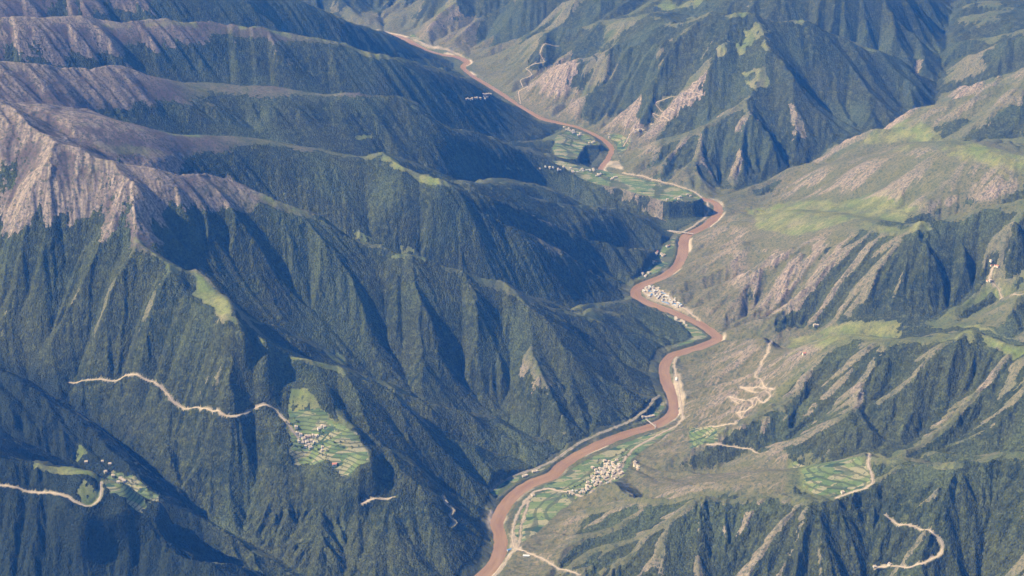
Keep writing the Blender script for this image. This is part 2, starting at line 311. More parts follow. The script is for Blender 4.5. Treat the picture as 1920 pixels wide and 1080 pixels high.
for it in range(NITER):
    if it % 5 == 0: eZ = drain_fill(eZ)
    best = np.zeros((n0, n1)); rec = IDX.copy(); dist = np.ones((n0, n1))
    rs = np.random.RandomState(it % 5)
    for a, b in NB:
        jt = 1 + 0.5 * (rs.rand(n0, n1) - 0.5)
        s0 = slice(max(0, -a), n0 - max(0, a)); t0 = slice(max(0, a), n0 - max(0, -a))
        s1 = slice(max(0, -b), n1 - max(0, b)); t1 = slice(max(0, b), n1 - max(0, -b))
        d = np.sqrt((a * dA) ** 2 + (b * dB) ** 2)[s0] * np.ones((1, n1))[:, s1]
        g = (eZ[s0, s1] - eZ[t0, t1]) / d; jt = jt[s0, s1]; m = g * jt > best[s0, s1]
        best[s0, s1] = np.where(m, g * jt, best[s0, s1]); rec[s0, s1] = np.where(m, IDX[t0, t1], rec[s0, s1]); dist[s0, s1] = np.where(m, d, dist[s0, s1])
    rec[outlet] = IDX[outlet]
    R = rec.ravel(); D = dist.ravel(); z1 = eZ.ravel().copy()
    lev = np.zeros(R.size, np.int32); p = R.copy(); step = (R != np.arange(R.size)).astype(np.int32)   # steps to the outlet by pointer doubling
    lev = step.copy()
    for _ in range(13): lev = lev + lev[p]; p = p[p]
    o = np.argsort(lev, kind='stable'); cut = np.searchsorted(lev[o], np.arange(lev.max() + 2))
    acc = AREA.copy()
    for l in range(lev.max(), 0, -1):
        i = o[cut[l]:cut[l + 1]]; acc += np.bincount(R[i], acc[i], acc.size) if i.size > 60000 else 0
        if i.size <= 60000: np.add.at(acc, R[i], acc[i])
    F = KE * np.sqrt(np.minimum(acc, 4e5)) / D * 10 * sst(0, 120, eRD.ravel() - 20)
    for l in range(1, lev.max() + 1):
        i = o[cut[l]:cut[l + 1]]; zr = z1[R[i]]
        z1[i] = np.minimum((z1[i] + F[i] * zr) / (1 + F[i]), zr + SC[i] * D[i])
    eZ = z1.reshape(n0, n1)
    if it % 3 == 2:
        q = eZ.copy(); q[1:-1, 1:-1] = eZ[1:-1, 1:-1] * 0.8 + 0.05 * (eZ[:-2, 1:-1] + eZ[2:, 1:-1] + eZ[1:-1, :-2] + eZ[1:-1, 2:]); eZ = q
FLOW = acc.reshape(n0, n1)
_q = Q; Q = E
Z = upsample(eZ.astype(F32)); FLOW = upsample(np.log10(FLOW).astype(F32)); Q = _q
gx, gy = grad(blur(Z, 2, 2))
fine = sst(0.0, 0.05, 1 - T) * sst(0.0, 0.05, T)
Z0 = Z
Z = gullies(Z, x, y, gx, gy, ((140, 0.045), (64, 0.045), (29, 0.04)), (fine * sst(-0.2, 0.3, noise(x, y, 600, 76)) * 0.7, 0.85 * fine * sst(-0.25, 0.3, noise(x, y, 260, 77)), fine * sst(-0.2, 0.35, noise(x, y, 150, 78))), 3)
GUL = Z - Z0
Z += 3 * fbm(x, y, 60, 3, 21) * fine

# rounded, grassy shoulders
def hitz(p): return hit(p[0], p[1], Z)
ZS = blur(Z, 16, 16)
for P, k in (([(1390,402),(1480,374),(1600,378),(1720,392),(1700,440),(1600,450),(1500,475),(1400,455)], 0.9), ([(1450,670),(1480,614),(1570,596),(1700,590),(1830,598),(1905,624),(1800,632),(1680,628),(1580,660)], 0.85),
             ([(1500,330),(1600,262),(1700,240),(1830,266),(1925,286),(1925,350),(1750,375),(1560,365)], 0.7), ([(1180,905),(1300,888),(1400,872),(1600,855),(1640,900),(1560,930),(1400,920),(1220,918)], 0.8),
             ([(100,212),(250,210),(430,226),(620,244),(700,260),(690,330),(480,310),(330,292),(200,285)], 0.8), ([(250,112),(380,130),(620,148),(640,200),(480,205),(280,180)], 0.6)):
    P = [hitz(p) for p in P]; w = window(x, y, P, 150); m = k * sst(-70, 50, poly_sd(x[w] + 50 * noise(x[w], y[w], 200, 14), y[w] + 50 * noise(x[w], y[w], 200, 15), P))
    Z[w] += (ZS[w] - Z[w]) * m
# badlands: closely set ribs and gullies on the steep faces of the right bank
def hitz(p): return hit(p[0], p[1], Z)
BAD = np.zeros_like(Z)
for P in ([(1040,1030),(1095,958),(1210,928),(1300,920),(1450,942),(1640,912),(1700,890),(1925,870),(1925,1090),(1040,1090)], [(1225,872),(1340,828),(1440,752),(1500,700),(1640,640),(1900,640),(1900,830),(1690,845),(1480,838),(1300,862)],
          [(1330,600),(1360,520),(1460,470),(1560,450),(1780,420),(1800,560),(1560,600),(1400,620)], [(1120,362),(1180,366),(1250,382),(1250,420),(1180,385)], [(1180,290),(1260,235),(1440,180),(1560,290),(1400,365),(1240,330)]):
    P = [hitz(p) for p in P]; w = window(x, y, P, 150); BAD[w] = np.maximum(BAD[w], sst(-60, 60, poly_sd(x[w] + 40 * noise(x[w], y[w], 200, 4), y[w] + 40 * noise(x[w], y[w], 200, 5), P)))
gx, gy = grad(blur(Z, 8, 8)); near_ = sst(8300, 7600, y) * sst(-300, -900, x) * 0.8
bm = np.maximum(BAD, near_) * fine * sst(-0.35, 0.15, noise(x, y, 500, 81))
Z = gullies(Z, x, y, gx, gy, ((115, 0.15), (52, 0.11)), (bm * sst(0.2, 0.5, np.hypot(gx, gy)), bm), 6)
gx, gy = grad(blur(Z, 3, 3)); zz_ = np.zeros_like(Z)
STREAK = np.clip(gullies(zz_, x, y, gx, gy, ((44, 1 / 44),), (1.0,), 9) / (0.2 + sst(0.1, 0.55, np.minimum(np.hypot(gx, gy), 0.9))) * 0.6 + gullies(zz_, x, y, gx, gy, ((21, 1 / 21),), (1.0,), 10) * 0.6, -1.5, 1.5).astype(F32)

# ------------------------------------------------------------------ level ground and the river's bed
FLATM = np.zeros_like(Z)
for P, e, *nf in FLATS:
    w = window(x, y, P, 200); xx, yy = x[w], y[w]
    sd = poly_sd(xx + 10 * noise(xx, yy, 70, 3), yy + 10 * noise(xx, yy, 70, 4), P)
    m = sst(-e, 6, sd); sw = 0; sh = 0
    for p in P: q = 1 / ((xx - p[0]) ** 2 + (yy - p[1]) ** 2 + 900) ** 1.5; sw = sw + q; sh = sh + q * p[2]
    if nf: m = m * 0.85
    Z[w] = Z[w] * (1 - m) + m * (sh / sw + 1.2 * noise(xx, yy, 60, 8))
    if not nf: FLATM[w] = np.maximum(FLATM[w], sst(-3, 12, sd))
RL = smooth_line(RIVER, 30.0)
RD = np.full_like(Z, 1e4); RS = np.zeros_like(Z); acc = 0.0
for c in range(0, len(RL) - 1, 12):
    seg = RL[c:c + 13]; w = window(x, y, seg, 420)
    if x[w].size:
        d, s = line_dist(x[w], y[w], seg); m = d < RD[w]
        RD[w] = np.where(m, d, RD[w]); RS[w] = np.where(m, s + acc, RS[w])
    acc += np.linalg.norm(np.diff(seg, axis=0), axis=1).sum()
half = 41 + 9 * noise(RS, RS * 0, 420, 5) + 6 * noise(x, y, 60, 6)
half = half - 5 - 12 * sst(11800, 12600, y) + 10 * sst(15200, 15600, y) * (x < 0)
shore = RD - half
bank = 3.0 + 10 * sst(0, 45, shore) + 5 * np.clip(shore, 0, 60) / 60
Zb = np.where(shore < 0, np.maximum(-5.0, -0.4 - shore * -0.12), np.maximum(Z, 1.2))
Zb = np.where(shore < 0, -0.5 + np.maximum(shore * 0.15, -5), np.where(shore < 60, np.minimum(np.maximum(Z, 2.0), 2.0 + shore * 0.9), np.maximum(Z, 2.5)))
Z = Zb.astype(F32)
# ------------------------------------------------------------------ what grows and lies where
def gh(px, py): return hit(px, py, Z)
gx, gy = grad(blur(Z, 6, 6)); slope = np.sqrt(gx * gx + gy * gy)
conv = (blur(Z, 1, 1) - blur(Z, 7, 7)); conv2 = blur(Z, 4, 4) - blur(Z, 26, 26)
rivx = np.interp(y[:, NA // 2], *zip(*sorted((p[1], p[0]) for p in RIVER))).astype(F32)[:, None]
right = sst(-60, 160, x - rivx)
n1 = fbm(x, y, 520, 4, 31); n2 = fbm(x, y, 110, 4, 35); n3 = fbm(x, y, 26, 2, 39); wn = _rng.rand(NR, NA).astype(F32) - 0.5
def region(P, soft=18.0, wob=18.0):
    P = [gh(*p) if len(p) == 2 else p for p in P]; w = window(x, y, P, 120)
    m = np.zeros_like(Z); xx, yy = x[w], y[w]
    if xx.size: m[w] = sst(-soft, soft, poly_sd(xx + wob * fbm(xx, yy, 90, 3, 51), yy + wob * fbm(xx, yy, 90, 3, 53), P))
    return m
TAN = [[(1268,690),(1350,645),(1480,618),(1580,622),(1530,668),(1480,700),(1440,745),(1390,790),(1340,830),(1215,872),(1180,858),(1240,805),(1275,775)],
 [(1285,450),(1350,405),(1400,385),(1560,380),(1640,395),(1600,440),(1540,500),(1500,560),(1420,615),(1355,630),(1290,585),(1235,535),(1265,505)],
 [(1425,372),(1540,288),(1700,243),(1920,288),(1920,350),(1800,400),(1640,385),(1480,375)],
 [(1165,905),(1215,880),(1300,890),(1380,880),(1475,842),(1478,935),(1400,925),(1300,915),(1210,921)],
 [(960,190),(990,140),(1060,95),(1110,95),(1080,160),(1095,228),(1020,220)], [(1115,240),(1200,180),(1330,130),(1330,195),(1260,230),(1180,285),(1150,260)],
 [(760,70),(850,10),(900,20),(890,100),(860,105),(800,80)], [(1000,1000),(1050,975),(1080,985),(1050,1075),(960,1080),(965,1040)],
 [(1600,265),(1700,190),(1780,165),(1920,140),(1920,200),(1750,230)], [(1710,100),(1725,95),(1735,150),(1715,165)],
 [(1700,845),(1780,762),(1850,705),(1865,715),(1790,780),(1730,850)]]
MEADOW = [[(368,508),(385,520),(395,545),(425,560),(433,575),(430,598),(455,614),(440,612),(420,600),(400,580),(378,562),(362,552),(372,540)], [(610,659),(630,657),(654,672),(640,683),(620,673)],
 [(660,433),(690,440),(728,446),(700,453),(680,458)], [(748,457),(780,467),(818,484),(800,492),(760,476)], [(175,271),(240,273),(300,281),(335,299),(300,297),(240,290),(200,285)], [(490,345),(530,352),(580,374),(560,376),(520,363)],
 [(1480,634),(1560,612),(1690,604),(1820,609),(1910,634),(1880,634),(1800,612),(1700,607),(1610,628),(1540,655),(1480,668)], [(1400,388),(1480,378),(1600,386),(1700,402),(1680,418),(1620,410),(1560,425),(1480,445),(1420,430)],
 [(1560,385),(1620,366),(1690,362),(1740,390),(1700,398),(1640,390)], [(540,727),(580,732),(600,760),(650,805),(690,840),(690,868),(640,893),(620,866),(560,870),(540,850),(537,800),(545,770)], [(625,740),(640,738),(652,800),(640,812)],
 [(140,912),(160,897),(190,912),(190,940),(165,950),(142,932)], [(1790,582),(1850,520),(1870,490),(1925,475),(1925,545),(1860,545),(1800,585)], [(1480,858),(1620,858),(1632,905),(1580,930),(1500,925)],
 [(1345,90),(1390,60),(1440,40),(1455,60),(1400,100),(1345,108)], [(1225,12),(1250,0),(1320,0),(1300,20)], [(1390,140),(1440,125),(1445,160),(1415,170)], [(690,94),(740,98),(790,112),(830,124),(800,126),(740,108)],
 [(1290,800),(1350,795),(1370,815),(1330,835),(1295,838)], [(1640,240),(1760,250),(1830,270),(1920,292),(1920,330),(1800,300),(1700,262),(1620,270)], [(140,835),(165,850),(150,875),(120,850)], [(660,252),(705,255),(700,264),(665,262)], [(945,314),(985,318),(980,325),(950,322)],
 [(0,600),(40,560),(52,566),(20,610),(0,640)], [(150,400),(235,300),(243,308),(170,400),(120,432)]]
SCREE = [[(1372,488),(1402,484),(1403,525),(1382,545),(1368,520)], [(1452,520),(1470,515),(1472,545),(1458,550)], [(1432,575),(1445,560),(1450,585),(1438,590)], [(1480,600),(1498,565),(1502,585),(1492,605)], [(235,302),(330,308),(345,345),(310,380),(250,370)],
 [(360,310),(440,335),(490,362),(470,400),(400,395),(365,350)], [(0,185),(45,210),(30,250),(0,270)], [(1475,195),(1490,200),(1515,245),(1530,290),(1515,285),(1490,235)], [(1712,100),(1728,110),(1730,160),(1715,170)], [(200,0),(245,0),(252,20),(215,15)],
 [(1595,725),(1620,715),(1622,760),(1600,770)], [(1510,660),(1520,655),(1522,680),(1512,680)], [(1850,955),(1868,955),(1862,968),(1850,968)], [(150,140),(240,125),(300,140),(240,200),(150,190)], [(60,120),(150,140),(140,180),(70,170)], [(1120,354),(1160,355),(1200,367),(1255,381),(1258,420),(1200,388)]]
tan = np.zeros_like(Z); mead = np.zeros_like(Z); scree = np.zeros_like(Z)
tcol = np.zeros_like(Z)
for P, k in zip(TAN, (1, .55, .3, 1, .9, .9, .9, 1, .3, .8, .6)): m = region(P, 45, 40); tan = np.maximum(tan, m); tcol = np.maximum(tcol, k * m)
for i, P in enumerate(MEADOW): mead = np.maximum(mead, region(P, 9, 40 if i in (9, 11, 20) else 24) * (1 if i in (0, 1, 2, 3, 9, 11) else np.clip(0.8 + 0.7 * n2 + 0.4 * n1 - 0.12 * STREAK, 0.3, 1) if i in (6, 7, 8) else np.clip(0.62 + 0.9 * n2 + 0.5 * n1, 0.12, 1)))
for P in SCREE: scree = np.maximum(scree, region(P, 25, 30))
for P, k in (([(860,580),(940,520),(1000,570),(1060,700),(1085,800),(1010,835),(960,720),(900,720)], 0.45), ([(1000,440),(1040,430),(1070,480),(1040,540),(1010,520)], 0.5), ([(860,390),(900,385),(960,420),(950,480),(870,470)], 0.4), ([(240,700),(330,740),(300,840),(220,800)], 0.4), ([(490,110),(590,90),(615,145),(490,135)], 0.5), ([(0,560),(70,600),(60,690),(0,640)], 0.5)):
    tan = np.maximum(tan, k * region(P, 60, 60))
crest = sst(0.90, 0.975, T)
rim = sst(0.90, 0.945, T) * sst(0.75, 0.45, slope) * sst(450, 800, Z) * sst(-0.12, 0.15, n1 + 0.5 * n2)
mead = np.maximum(mead, rim) * np.clip(0.9 + 0.9 * n3 + 0.5 * n2, 0.35, 1)
treeline = sst(960, 1200, Z + 150 * n1 + 60 * n2 + -40 * sst(-1200, -2200, x)); stony = sst(1220, 1420, Z + 150 * n1)                       # bare alpine ground above
ex_ = 1.15 * gy - (0.40 + 0.35 * right) * gx                                               # shaded slopes carry the woods
f = 0.42 + 1.0 * ex_ + 0.55 * n1 + 0.30 * n2 - 0.022 * np.clip(conv, -8, 8) - 0.004 * np.clip(conv2, -40, 40)
f = f + 0.26 * (1 - right) * sst(0, 140, Z) - 0.55 * right * sst(230, 40, Z) * sst(0.9, 0.3, gy)
f = f + 0.25 * tan * sst(0.05, 0.45, n2 - 0.25 * STREAK) - 1.1 * tan - 1.6 * mead - 1.3 * treeline - 1.2 * scree - 2.5 * FLATM - 1.5 * sst(70, 30, shore) - 0.45 * crest * right * sst(0.3, 0.0, gy)
f = f - 0.5 * sst(0.95, 1.3, slope) - 0.13 * STREAK * sst(0.3, 0.6, slope)
f = f + right * sst(12300, 13300, y) * (0.5 + 0.45 * n1 + 0.5 * tan) * sst(60, 260, Z) * (1 - mead)
WOOD = [[(1590,628),(1690,604),(1820,610),(1925,645),(1925,850),(1700,850),(1480,842),(1395,832),(1440,762),(1490,706)], [(1540,455),(1600,440),(1650,412),(1740,408),(1880,395),(1925,420),(1780,588),(1480,606),(1500,560)],
 [(1045,1020),(1100,960),(1210,933),(1450,946),(1570,944),(1650,915),(1700,868),(1925,868),(1925,1085),(1040,1085)], [(1340,215),(1440,165),(1600,272),(1425,362),(1220,290),(1270,240)], [(1200,35),(1330,20),(1440,60),(1350,110),(1240,150),(1190,150)], [(1450,60),(1640,90),(1720,150),(1600,260),(1460,160)]]
wood = np.zeros_like(Z)
for P in WOOD: wood = np.maximum(wood, region(P, 40, 50))
f = f + wood * (0.95 - 0.06 * np.clip(conv + 1.5 * n2, -4, 12) - 0.85 * sst(1650, 1000, x - 0.3 * (y - 7500)) * BAD * sst(0.5, 3.0, conv + 1.2 * n1)) * (1 - mead)
corner = region([(-60,640),(70,690),(225,800),(345,925),(484,1085),(400,1300),(-60,1300)], 60, 40)      # near ridge: thicker woods, its shade painted in as a darker canopy
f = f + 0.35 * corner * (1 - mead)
forest = sst(0.30, 0.62, f + 0.22 * n3 + 0.36 * wn)
rock = np.clip(sst(0.8, 1.25, slope + 0.25 * n2 + 0.02 * conv) * (0.25 + 0.75 * np.clip(tan + treeline, 0, 1)) + scree * (0.55 + 0.5 * n2) + 0.85 * stony * sst(-0.15, 0.35, n2 + 0.07 * conv + 0.5 * n1 + 0.22 * STREAK), 0, 1)
rock = np.maximum(rock, 0.7 * np.clip(0.6 * tan + 0.3 * right + (0.15 + 0.5 * sst(1650, 1000, x - 0.3 * (y - 7500))) * BAD * right, 0, 1) * sst(1.0, 3.0, conv + 3.0 * n2 + 1.2 * STREAK) * sst(0.45, 0.75, slope))

rock = np.maximum(rock, 0.55 * tcol * sst(0.1, 1.1, STREAK + 1.2 * n2 + 0.5 * n3) * sst(0.22, 0.45, slope))
alp = treeline
bare = np.zeros_like(Z)
gravel = sst(26, 8, shore) * sst(0.12, 0.4, fbm(x, y, 300, 2, 91) + 0.12 * np.sign(x - rivx)) * (1 - FLATM * 0.3)
bare = np.maximum(bare, gravel * (shore > -10))
for P in ([(1262,700),(1275,700),(1285,745),(1272,765),(1262,735)], [(1205,548),(1216,536),(1260,560),(1300,585),(1290,590),(1250,572),(1215,562)], [(1320,610),(1352,632),(1345,640),(1322,622)], [(765,68),(800,82),(860,100),(885,116),(860,104),(800,90)],
          [(955,1000),(966,1000),(980,1030),(960,1036)], [(1130,300),(1160,300),(1170,318),(1135,312)]):
    bare = np.maximum(bare, region(P, 10, 12) * (0.7 + 0.5 * n2))
field = FLATM * sst(12, 30, shore) * (1 - bare)
for P in ([(545,770),(600,765),(650,805),(690,840),(690,868),(640,893),(620,866),(560,870),(543,850)], [(195,885),(250,885),(300,935),(270,965),(210,930)], [(1290,800),(1340,797),(1350,815),(1330,835),(1295,838)], [(1490,862),(1615,860),(1630,905),(1585,928),(1505,922)]):
    field = np.maximum(field, region(P, 30, 34) + 0.3 * n3 * (region(P, 60, 30) > 0.02))
forest = forest * (1 - field * (field > 0.5))
# the grassy shoulders are gentler than the slopes around them
for P, k in ((MEADOW[4], 0.6),):
    m = region(P, 40, 20); w = m > 0.02
    A_ = np.stack([x[w], y[w], np.ones(w.sum())], 1); sol = np.linalg.lstsq(A_ * m[w][:, None], Z[w] * m[w], rcond=None)[0]
    Z[w] += (A_ @ sol - Z[w]) * m[w] * k
# terrace steps on the farmed slopes
st = 7.0; stepz = np.round(Z / st) * st + st * 0.35 * np.clip((Z / st - np.round(Z / st)) * 2, -1, 1)
Z = Z + (stepz - Z) * field * (1 - FLATM) * 0.8
Zground = Z.copy()

# ------------------------------------------------------------------ roads and tracks are benched into the ground
ROADS = [
 ("dirt_track", "pale dirt track crossing the dark wooded slope to the terraced spur village", 8, [(130,717),(165,712),(205,713),(240,700),(262,706),(285,718),(312,735),(322,752),(338,765),(385,763),(408,766),(418,783),(442,782),(470,768),(497,756),(518,768),(545,800),(560,822)]),
 ("dirt_track", "reddish dirt track looping round a green knoll in the lower left corner", 8, [(-30,908),(0,910),(30,912),(48,920),(80,925),(125,930),(145,944),(165,950),(185,942),(190,920),(188,903)]),
 ("valley_road", "pale road running from the junction up past the big riverside village", 9, [(1085,1077),(1040,1060),(1012,1046),(985,1034),(966,1028),(960,1010),(962,985),(972,960),(986,938),(1003,921),(1030,915),(1065,922),(1105,925),(1140,905),(1160,885),(1172,860),(1187,842),(1210,828),(1240,812),(1270,797),(1281,780),(1275,745),(1268,705),(1264,680),(1270,668)]),
 ("valley_road", "short pale road leaving the junction along the river bank", 8, [(915,1090),(935,1072),(950,1050),(966,1030)]),
 ("farm_track", "narrow farm track between the river fields above the junction", 5, [(970,1030),(976,1005),(976,985),(986,960),(990,940)]),
 ("river_road", "grey road along the dark left bank below the steep wooded slope", 7, [(922,920),(935,905),(960,893),(1000,880),(1035,866),(1060,848),(1100,822),(1140,806),(1180,790),(1210,770),(1236,742)]),
 ("zigzag_road", "pale hairpin road with bare cuttings on the tan spur", 9, [(1447,640),(1440,660),(1430,676),(1424,690),(1416,704),(1428,714),(1446,728),(1452,733),(1424,724),(1386,724),(1412,734),(1446,741),(1432,757),(1392,750),(1366,742),(1384,757),(1414,758),(1400,770),(1380,775),(1392,783),(1378,796),(1342,800),(1308,803)]),
 ("dirt_track", "pale track along the top of the short cliffs by the flat spur", 7, [(1325,834),(1350,832),(1380,837),(1410,840),(1438,846)]),
 ("dirt_track", "curving track round the olive terraces on the near plateau", 8, [(1630,850),(1628,870),(1635,890),(1637,905),(1620,918),(1592,925),(1566,934)]),
 ("dirt_track", "arched pale track on the wooded slope in the lower right corner", 8, [(1660,965),(1675,976),(1682,988),(1720,990),(1750,997),(1765,1010),(1768,1030),(1758,1045),(1730,1055),(1700,1066),(1668,1058),(1640,1066)]),
 ("zigzag_road", "faint zigzag road on the blue hillside above the middle river bends", 13, [(1300,172),(1258,180),(1228,190),(1282,188),(1320,178),(1222,205),(1266,213),(1218,226),(1256,230),(1205,243),(1180,254),(1168,275)]),
 ("zigzag_road", "distant hairpin road climbing a pale spur from the upper river", 13, [(1048,86),(1020,80),(1012,100),(1022,118),(985,130),(998,140),(975,150),(990,160),(972,172),(976,195)]),
 ("valley_road", "pale road along the back edge of the long farmed terrace", 8, [(1168,324),(1215,334),(1264,346),(1303,360),(1325,376),(1329,395),(1320,410),(1300,424),(1275,437),(1252,433)]),
 ("valley_road", "pale road passing the town in the river bend", 9, [(1225,538),(1250,550),(1280,576),(1310,600),(1346,632)]),
 ("dirt_track", "thin track through the green hamlet slope at the right edge", 7, [(1862,500),(1855,525),(1872,540),(1900,552),(1940,562)]),
 ("dirt_track", "short pale track on the dark slope above the lower gorge", 6, [(678,943),(705,931),(738,932)]),
 ("dirt_track", "steep pale track zigzagging down the dark gorge wall", 6, [(830,930),(838,945),(852,958),(842,965),(856,982),(845,988)]),
]
def zat(px, py):                                      # ground height of the finished fan at world points
    u = (np.log(np.hypot(px, py)) - lr[0]) / (lr[1] - lr[0]); v = (np.arctan2(px, py) - A0) / (ang[1] - ang[0])
    i = np.clip(u.astype(int), 0, NR - 2); j = np.clip(v.astype(int), 0, NA - 2); f = u - i; g = v - j
    return (Z[i, j] * (1 - f) * (1 - g) + Z[i + 1, j] * f * (1 - g) + Z[i, j + 1] * (1 - f) * g + Z[i + 1, j + 1] * f * g)
ROADGEO = []
for name, label, wd, L in ROADS:
    P = [gh(*p)[:2] for p in L]; P = np.array(P); P = np.concatenate([[P[i] + (P[i + 1] - P[i]) * t for t in np.linspace(0, 1, max(2, int(np.linalg.norm(P[i + 1] - P[i]) / 6)), endpoint=False)] for i in range(len(P) - 1)] + [[P[-1]]])
    for _ in range(4): P[1:-1] = 0.5 * P[1:-1] + 0.25 * (P[2:] + P[:-2])
    P = P + np.stack([5 * noise(P[:, 0], P[:, 1], 38, 60), 5 * noise(P[:, 0], P[:, 1], 38, 61)], 1)
    keep = [0]
    for i in range(1, len(P)):
        if np.linalg.norm(P[i] - P[keep[-1]]) > 3: keep.append(i)
    P = P[keep]; h = zat(P[:, 0], P[:, 1])
    for _ in range(30): h[1:-1] = 0.5 * h[1:-1] + 0.25 * (h[2:] + h[:-2])
    ROADGEO.append((name, label, wd, P, h))
    for c in range(0, len(P) - 1, 40):
        sg = P[c:c + 42]; hs = h[c:c + 42]; w = window(x, y, sg, 60)
        if not x[w].size: continue
        d, s = line_dist(x[w], y[w], sg); cum = np.concatenate([[0], np.cumsum(np.linalg.norm(np.diff(sg, axis=0), axis=1))])
        hh = np.interp(s, cum, hs); b = sst(wd * 0.5 + 16, wd * 0.5 + 5, d)
        Z[w] = Z[w] * (1 - b) + (hh - 0.5) * b
        forest[w] *= 1 - sst(wd * 0.5 + 11, wd * 0.5 + 3, d + 6 * n3[w])
        bare[w] = np.maximum(bare[w], (0.8 if wd < 12 else 0.0) * sst(wd * 0.4 + 9, wd * 0.4 + 1, d + 9 * n3[w] + 4 * n2[w]))
        bare[w] = np.maximum(bare[w], (0.75 if wd < 12 else 0) * sst(0.35, 0.9, STREAK[w]) * sst(45, 6, d + 14 * n2[w]) * sst(0.5, 0.75, slope[w]) * sst(0.0, 0.4, n2[w] + 0.2))
        field[w] *= 1 - sst(wd * 0.5 + 6, wd * 0.5 + 3, d)
field[bare > 0.5] = 0

# ------------------------------------------------------------------ node materials
def mat(name):
    m = bpy.data.materials.new(name); m.use_nodes = True; m.node_tree.nodes.clear(); return m, m.node_tree
class NB_:
    def __init__(s, name):
        s.m, s.t = mat(name); s.out = s.t.nodes.new('ShaderNodeOutputMaterial'); s.b = s.t.nodes.new('ShaderNodeBsdfPrincipled')
        s.t.links.new(s.b.outputs[0], s.out.inputs[0]); s.tc = s.t.nodes.new('ShaderNodeTexCoord'); s.b.inputs['Roughness'].default_value = 0.9
        s.b.inputs['Specular IOR Level'].default_value = 0.15
    def link(s, a, b): s.t.links.new(a, b)
    def val(s, v, sock):
        if isinstance(v, (int, float)): sock.default_value = v
        elif isinstance(v, tuple): sock.default_value = (*v, 1) if len(v) == 3 else v
        else: s.link(v, sock)
    def noise(s, L, detail=4, rough=0.6, vec=None):
        n = s.t.nodes.new('ShaderNodeTexNoise'); n.inputs['Scale'].default_value = 1 / L; n.inputs['Detail'].default_value = detail; n.inputs['Roughness'].default_value = rough
        s.link(vec or s.tc.outputs['Object'], n.inputs['Vector']); return n.outputs['Fac']
    def voro(s, L, vec=None, out='Color'):
        n = s.t.nodes.new('ShaderNodeTexVoronoi'); n.inputs['Scale'].default_value = 1 / L
        s.link(vec or s.tc.outputs['Object'], n.inputs['Vector']); return n.outputs[out]
    def map(s, rot, scale):
        n = s.t.nodes.new('ShaderNodeMapping'); n.inputs['Rotation'].default_value = (0, 0, rot); n.inputs['Scale'].default_value = scale; s.link(s.tc.outputs['Object'], n.inputs[0]); return n.outputs[0]
    def rng(s, v, a, b, c=0.0, d=1.0):
        n = s.t.nodes.new('ShaderNodeMapRange'); s.link(v, n.inputs[0])
        for i, q in enumerate((a, b, c, d)): n.inputs[i + 1].default_value = q
        return n.outputs[0]
    def mix(s, f, a, b, mode='MIX'):
        n = s.t.nodes.new('ShaderNodeMix'); n.data_type = 'RGBA'; n.blend_type = mode
        s.val(f, n.inputs[0]); s.val(a, n.inputs[6]); s.val(b, n.inputs[7]); return n.outputs[2]
    def math(s, op, a, b=0.0):
        n = s.t.nodes.new('ShaderNodeMath'); n.operation = op; s.val(a, n.inputs[0]); s.val(b, n.inputs[1]); return n.outputs[0]
    def attr(s, name):
        n = s.t.nodes.new('ShaderNodeAttribute'); n.attribute_name = name; sp = s.t.nodes.new('ShaderNodeSeparateColor'); s.link(n.outputs['Color'], sp.inputs[0])
        return [*sp.outputs, n.outputs['Alpha']]
    def bump(s, h, dist, st=1.0):
        n = s.t.nodes.new('ShaderNodeBump'); n.inputs['Strength'].default_value = st; n.inputs['Distance'].default_value = dist; s.link(h, n.inputs['Height']); s.link(n.outputs[0], s.b.inputs['Normal'])
    def color(s, c): s.val(c, s.b.inputs['Base Color'])

def ground_mat():
    n = NB_('ground'); wood, mead, rock, alp = n.attr('cover'); bare, tanv, gul, _ = n.attr('detail')
    a = n.noise(140); b = n.noise(22, 5, 0.7); c = n.noise(7, 3, 0.7)
    grass = n.mix(n.rng(a, 0.35, 0.65), (0.078, 0.098, 0.030), (0.138, 0.134, 0.048))
    dry = n.mix(n.rng(b, 0.35, 0.65), (0.178, 0.146, 0.078), (0.100, 0.100, 0.040))
    col = n.mix(tanv, grass, dry)
    MEADCOL = n.mix(n.rng(a, 0.4, 0.6), (0.138, 0.170, 0.042), (0.215, 0.212, 0.068))
    col = n.mix(alp, col, n.mix(n.rng(a, 0.38, 0.62), (0.112, 0.080, 0.070), (0.160, 0.120, 0.100)))
    col = n.mix(mead, col, MEADCOL)
    col = n.mix(rock, col, n.mix(n.rng(b, 0.32, 0.68), (0.205, 0.155, 0.120), (0.45, 0.345, 0.265)))
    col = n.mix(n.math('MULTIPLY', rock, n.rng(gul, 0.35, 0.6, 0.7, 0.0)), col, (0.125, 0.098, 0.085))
    col = n.mix(bare, col, n.mix(n.rng(b, 0.3, 0.7), (0.36, 0.27, 0.19), (0.52, 0.43, 0.33)))
    shrub = n.math('MULTIPLY', n.rng(n.noise(16, 4, 0.8), 0.50, 0.58), n.math('SUBTRACT', 0.85, n.math('MAXIMUM', bare, n.math('MULTIPLY', mead, 0.55))))
    col = n.mix(shrub, col, (0.055, 0.065, 0.035))
    col = n.mix(1.0, col, n.mix(c, (0.62, 0.62, 0.62), (1.38, 1.38, 1.38)), 'MULTIPLY')
    n.color(col); n.bump(n.noise(9, 6, 0.75), 5.0, 0.8); return n.m
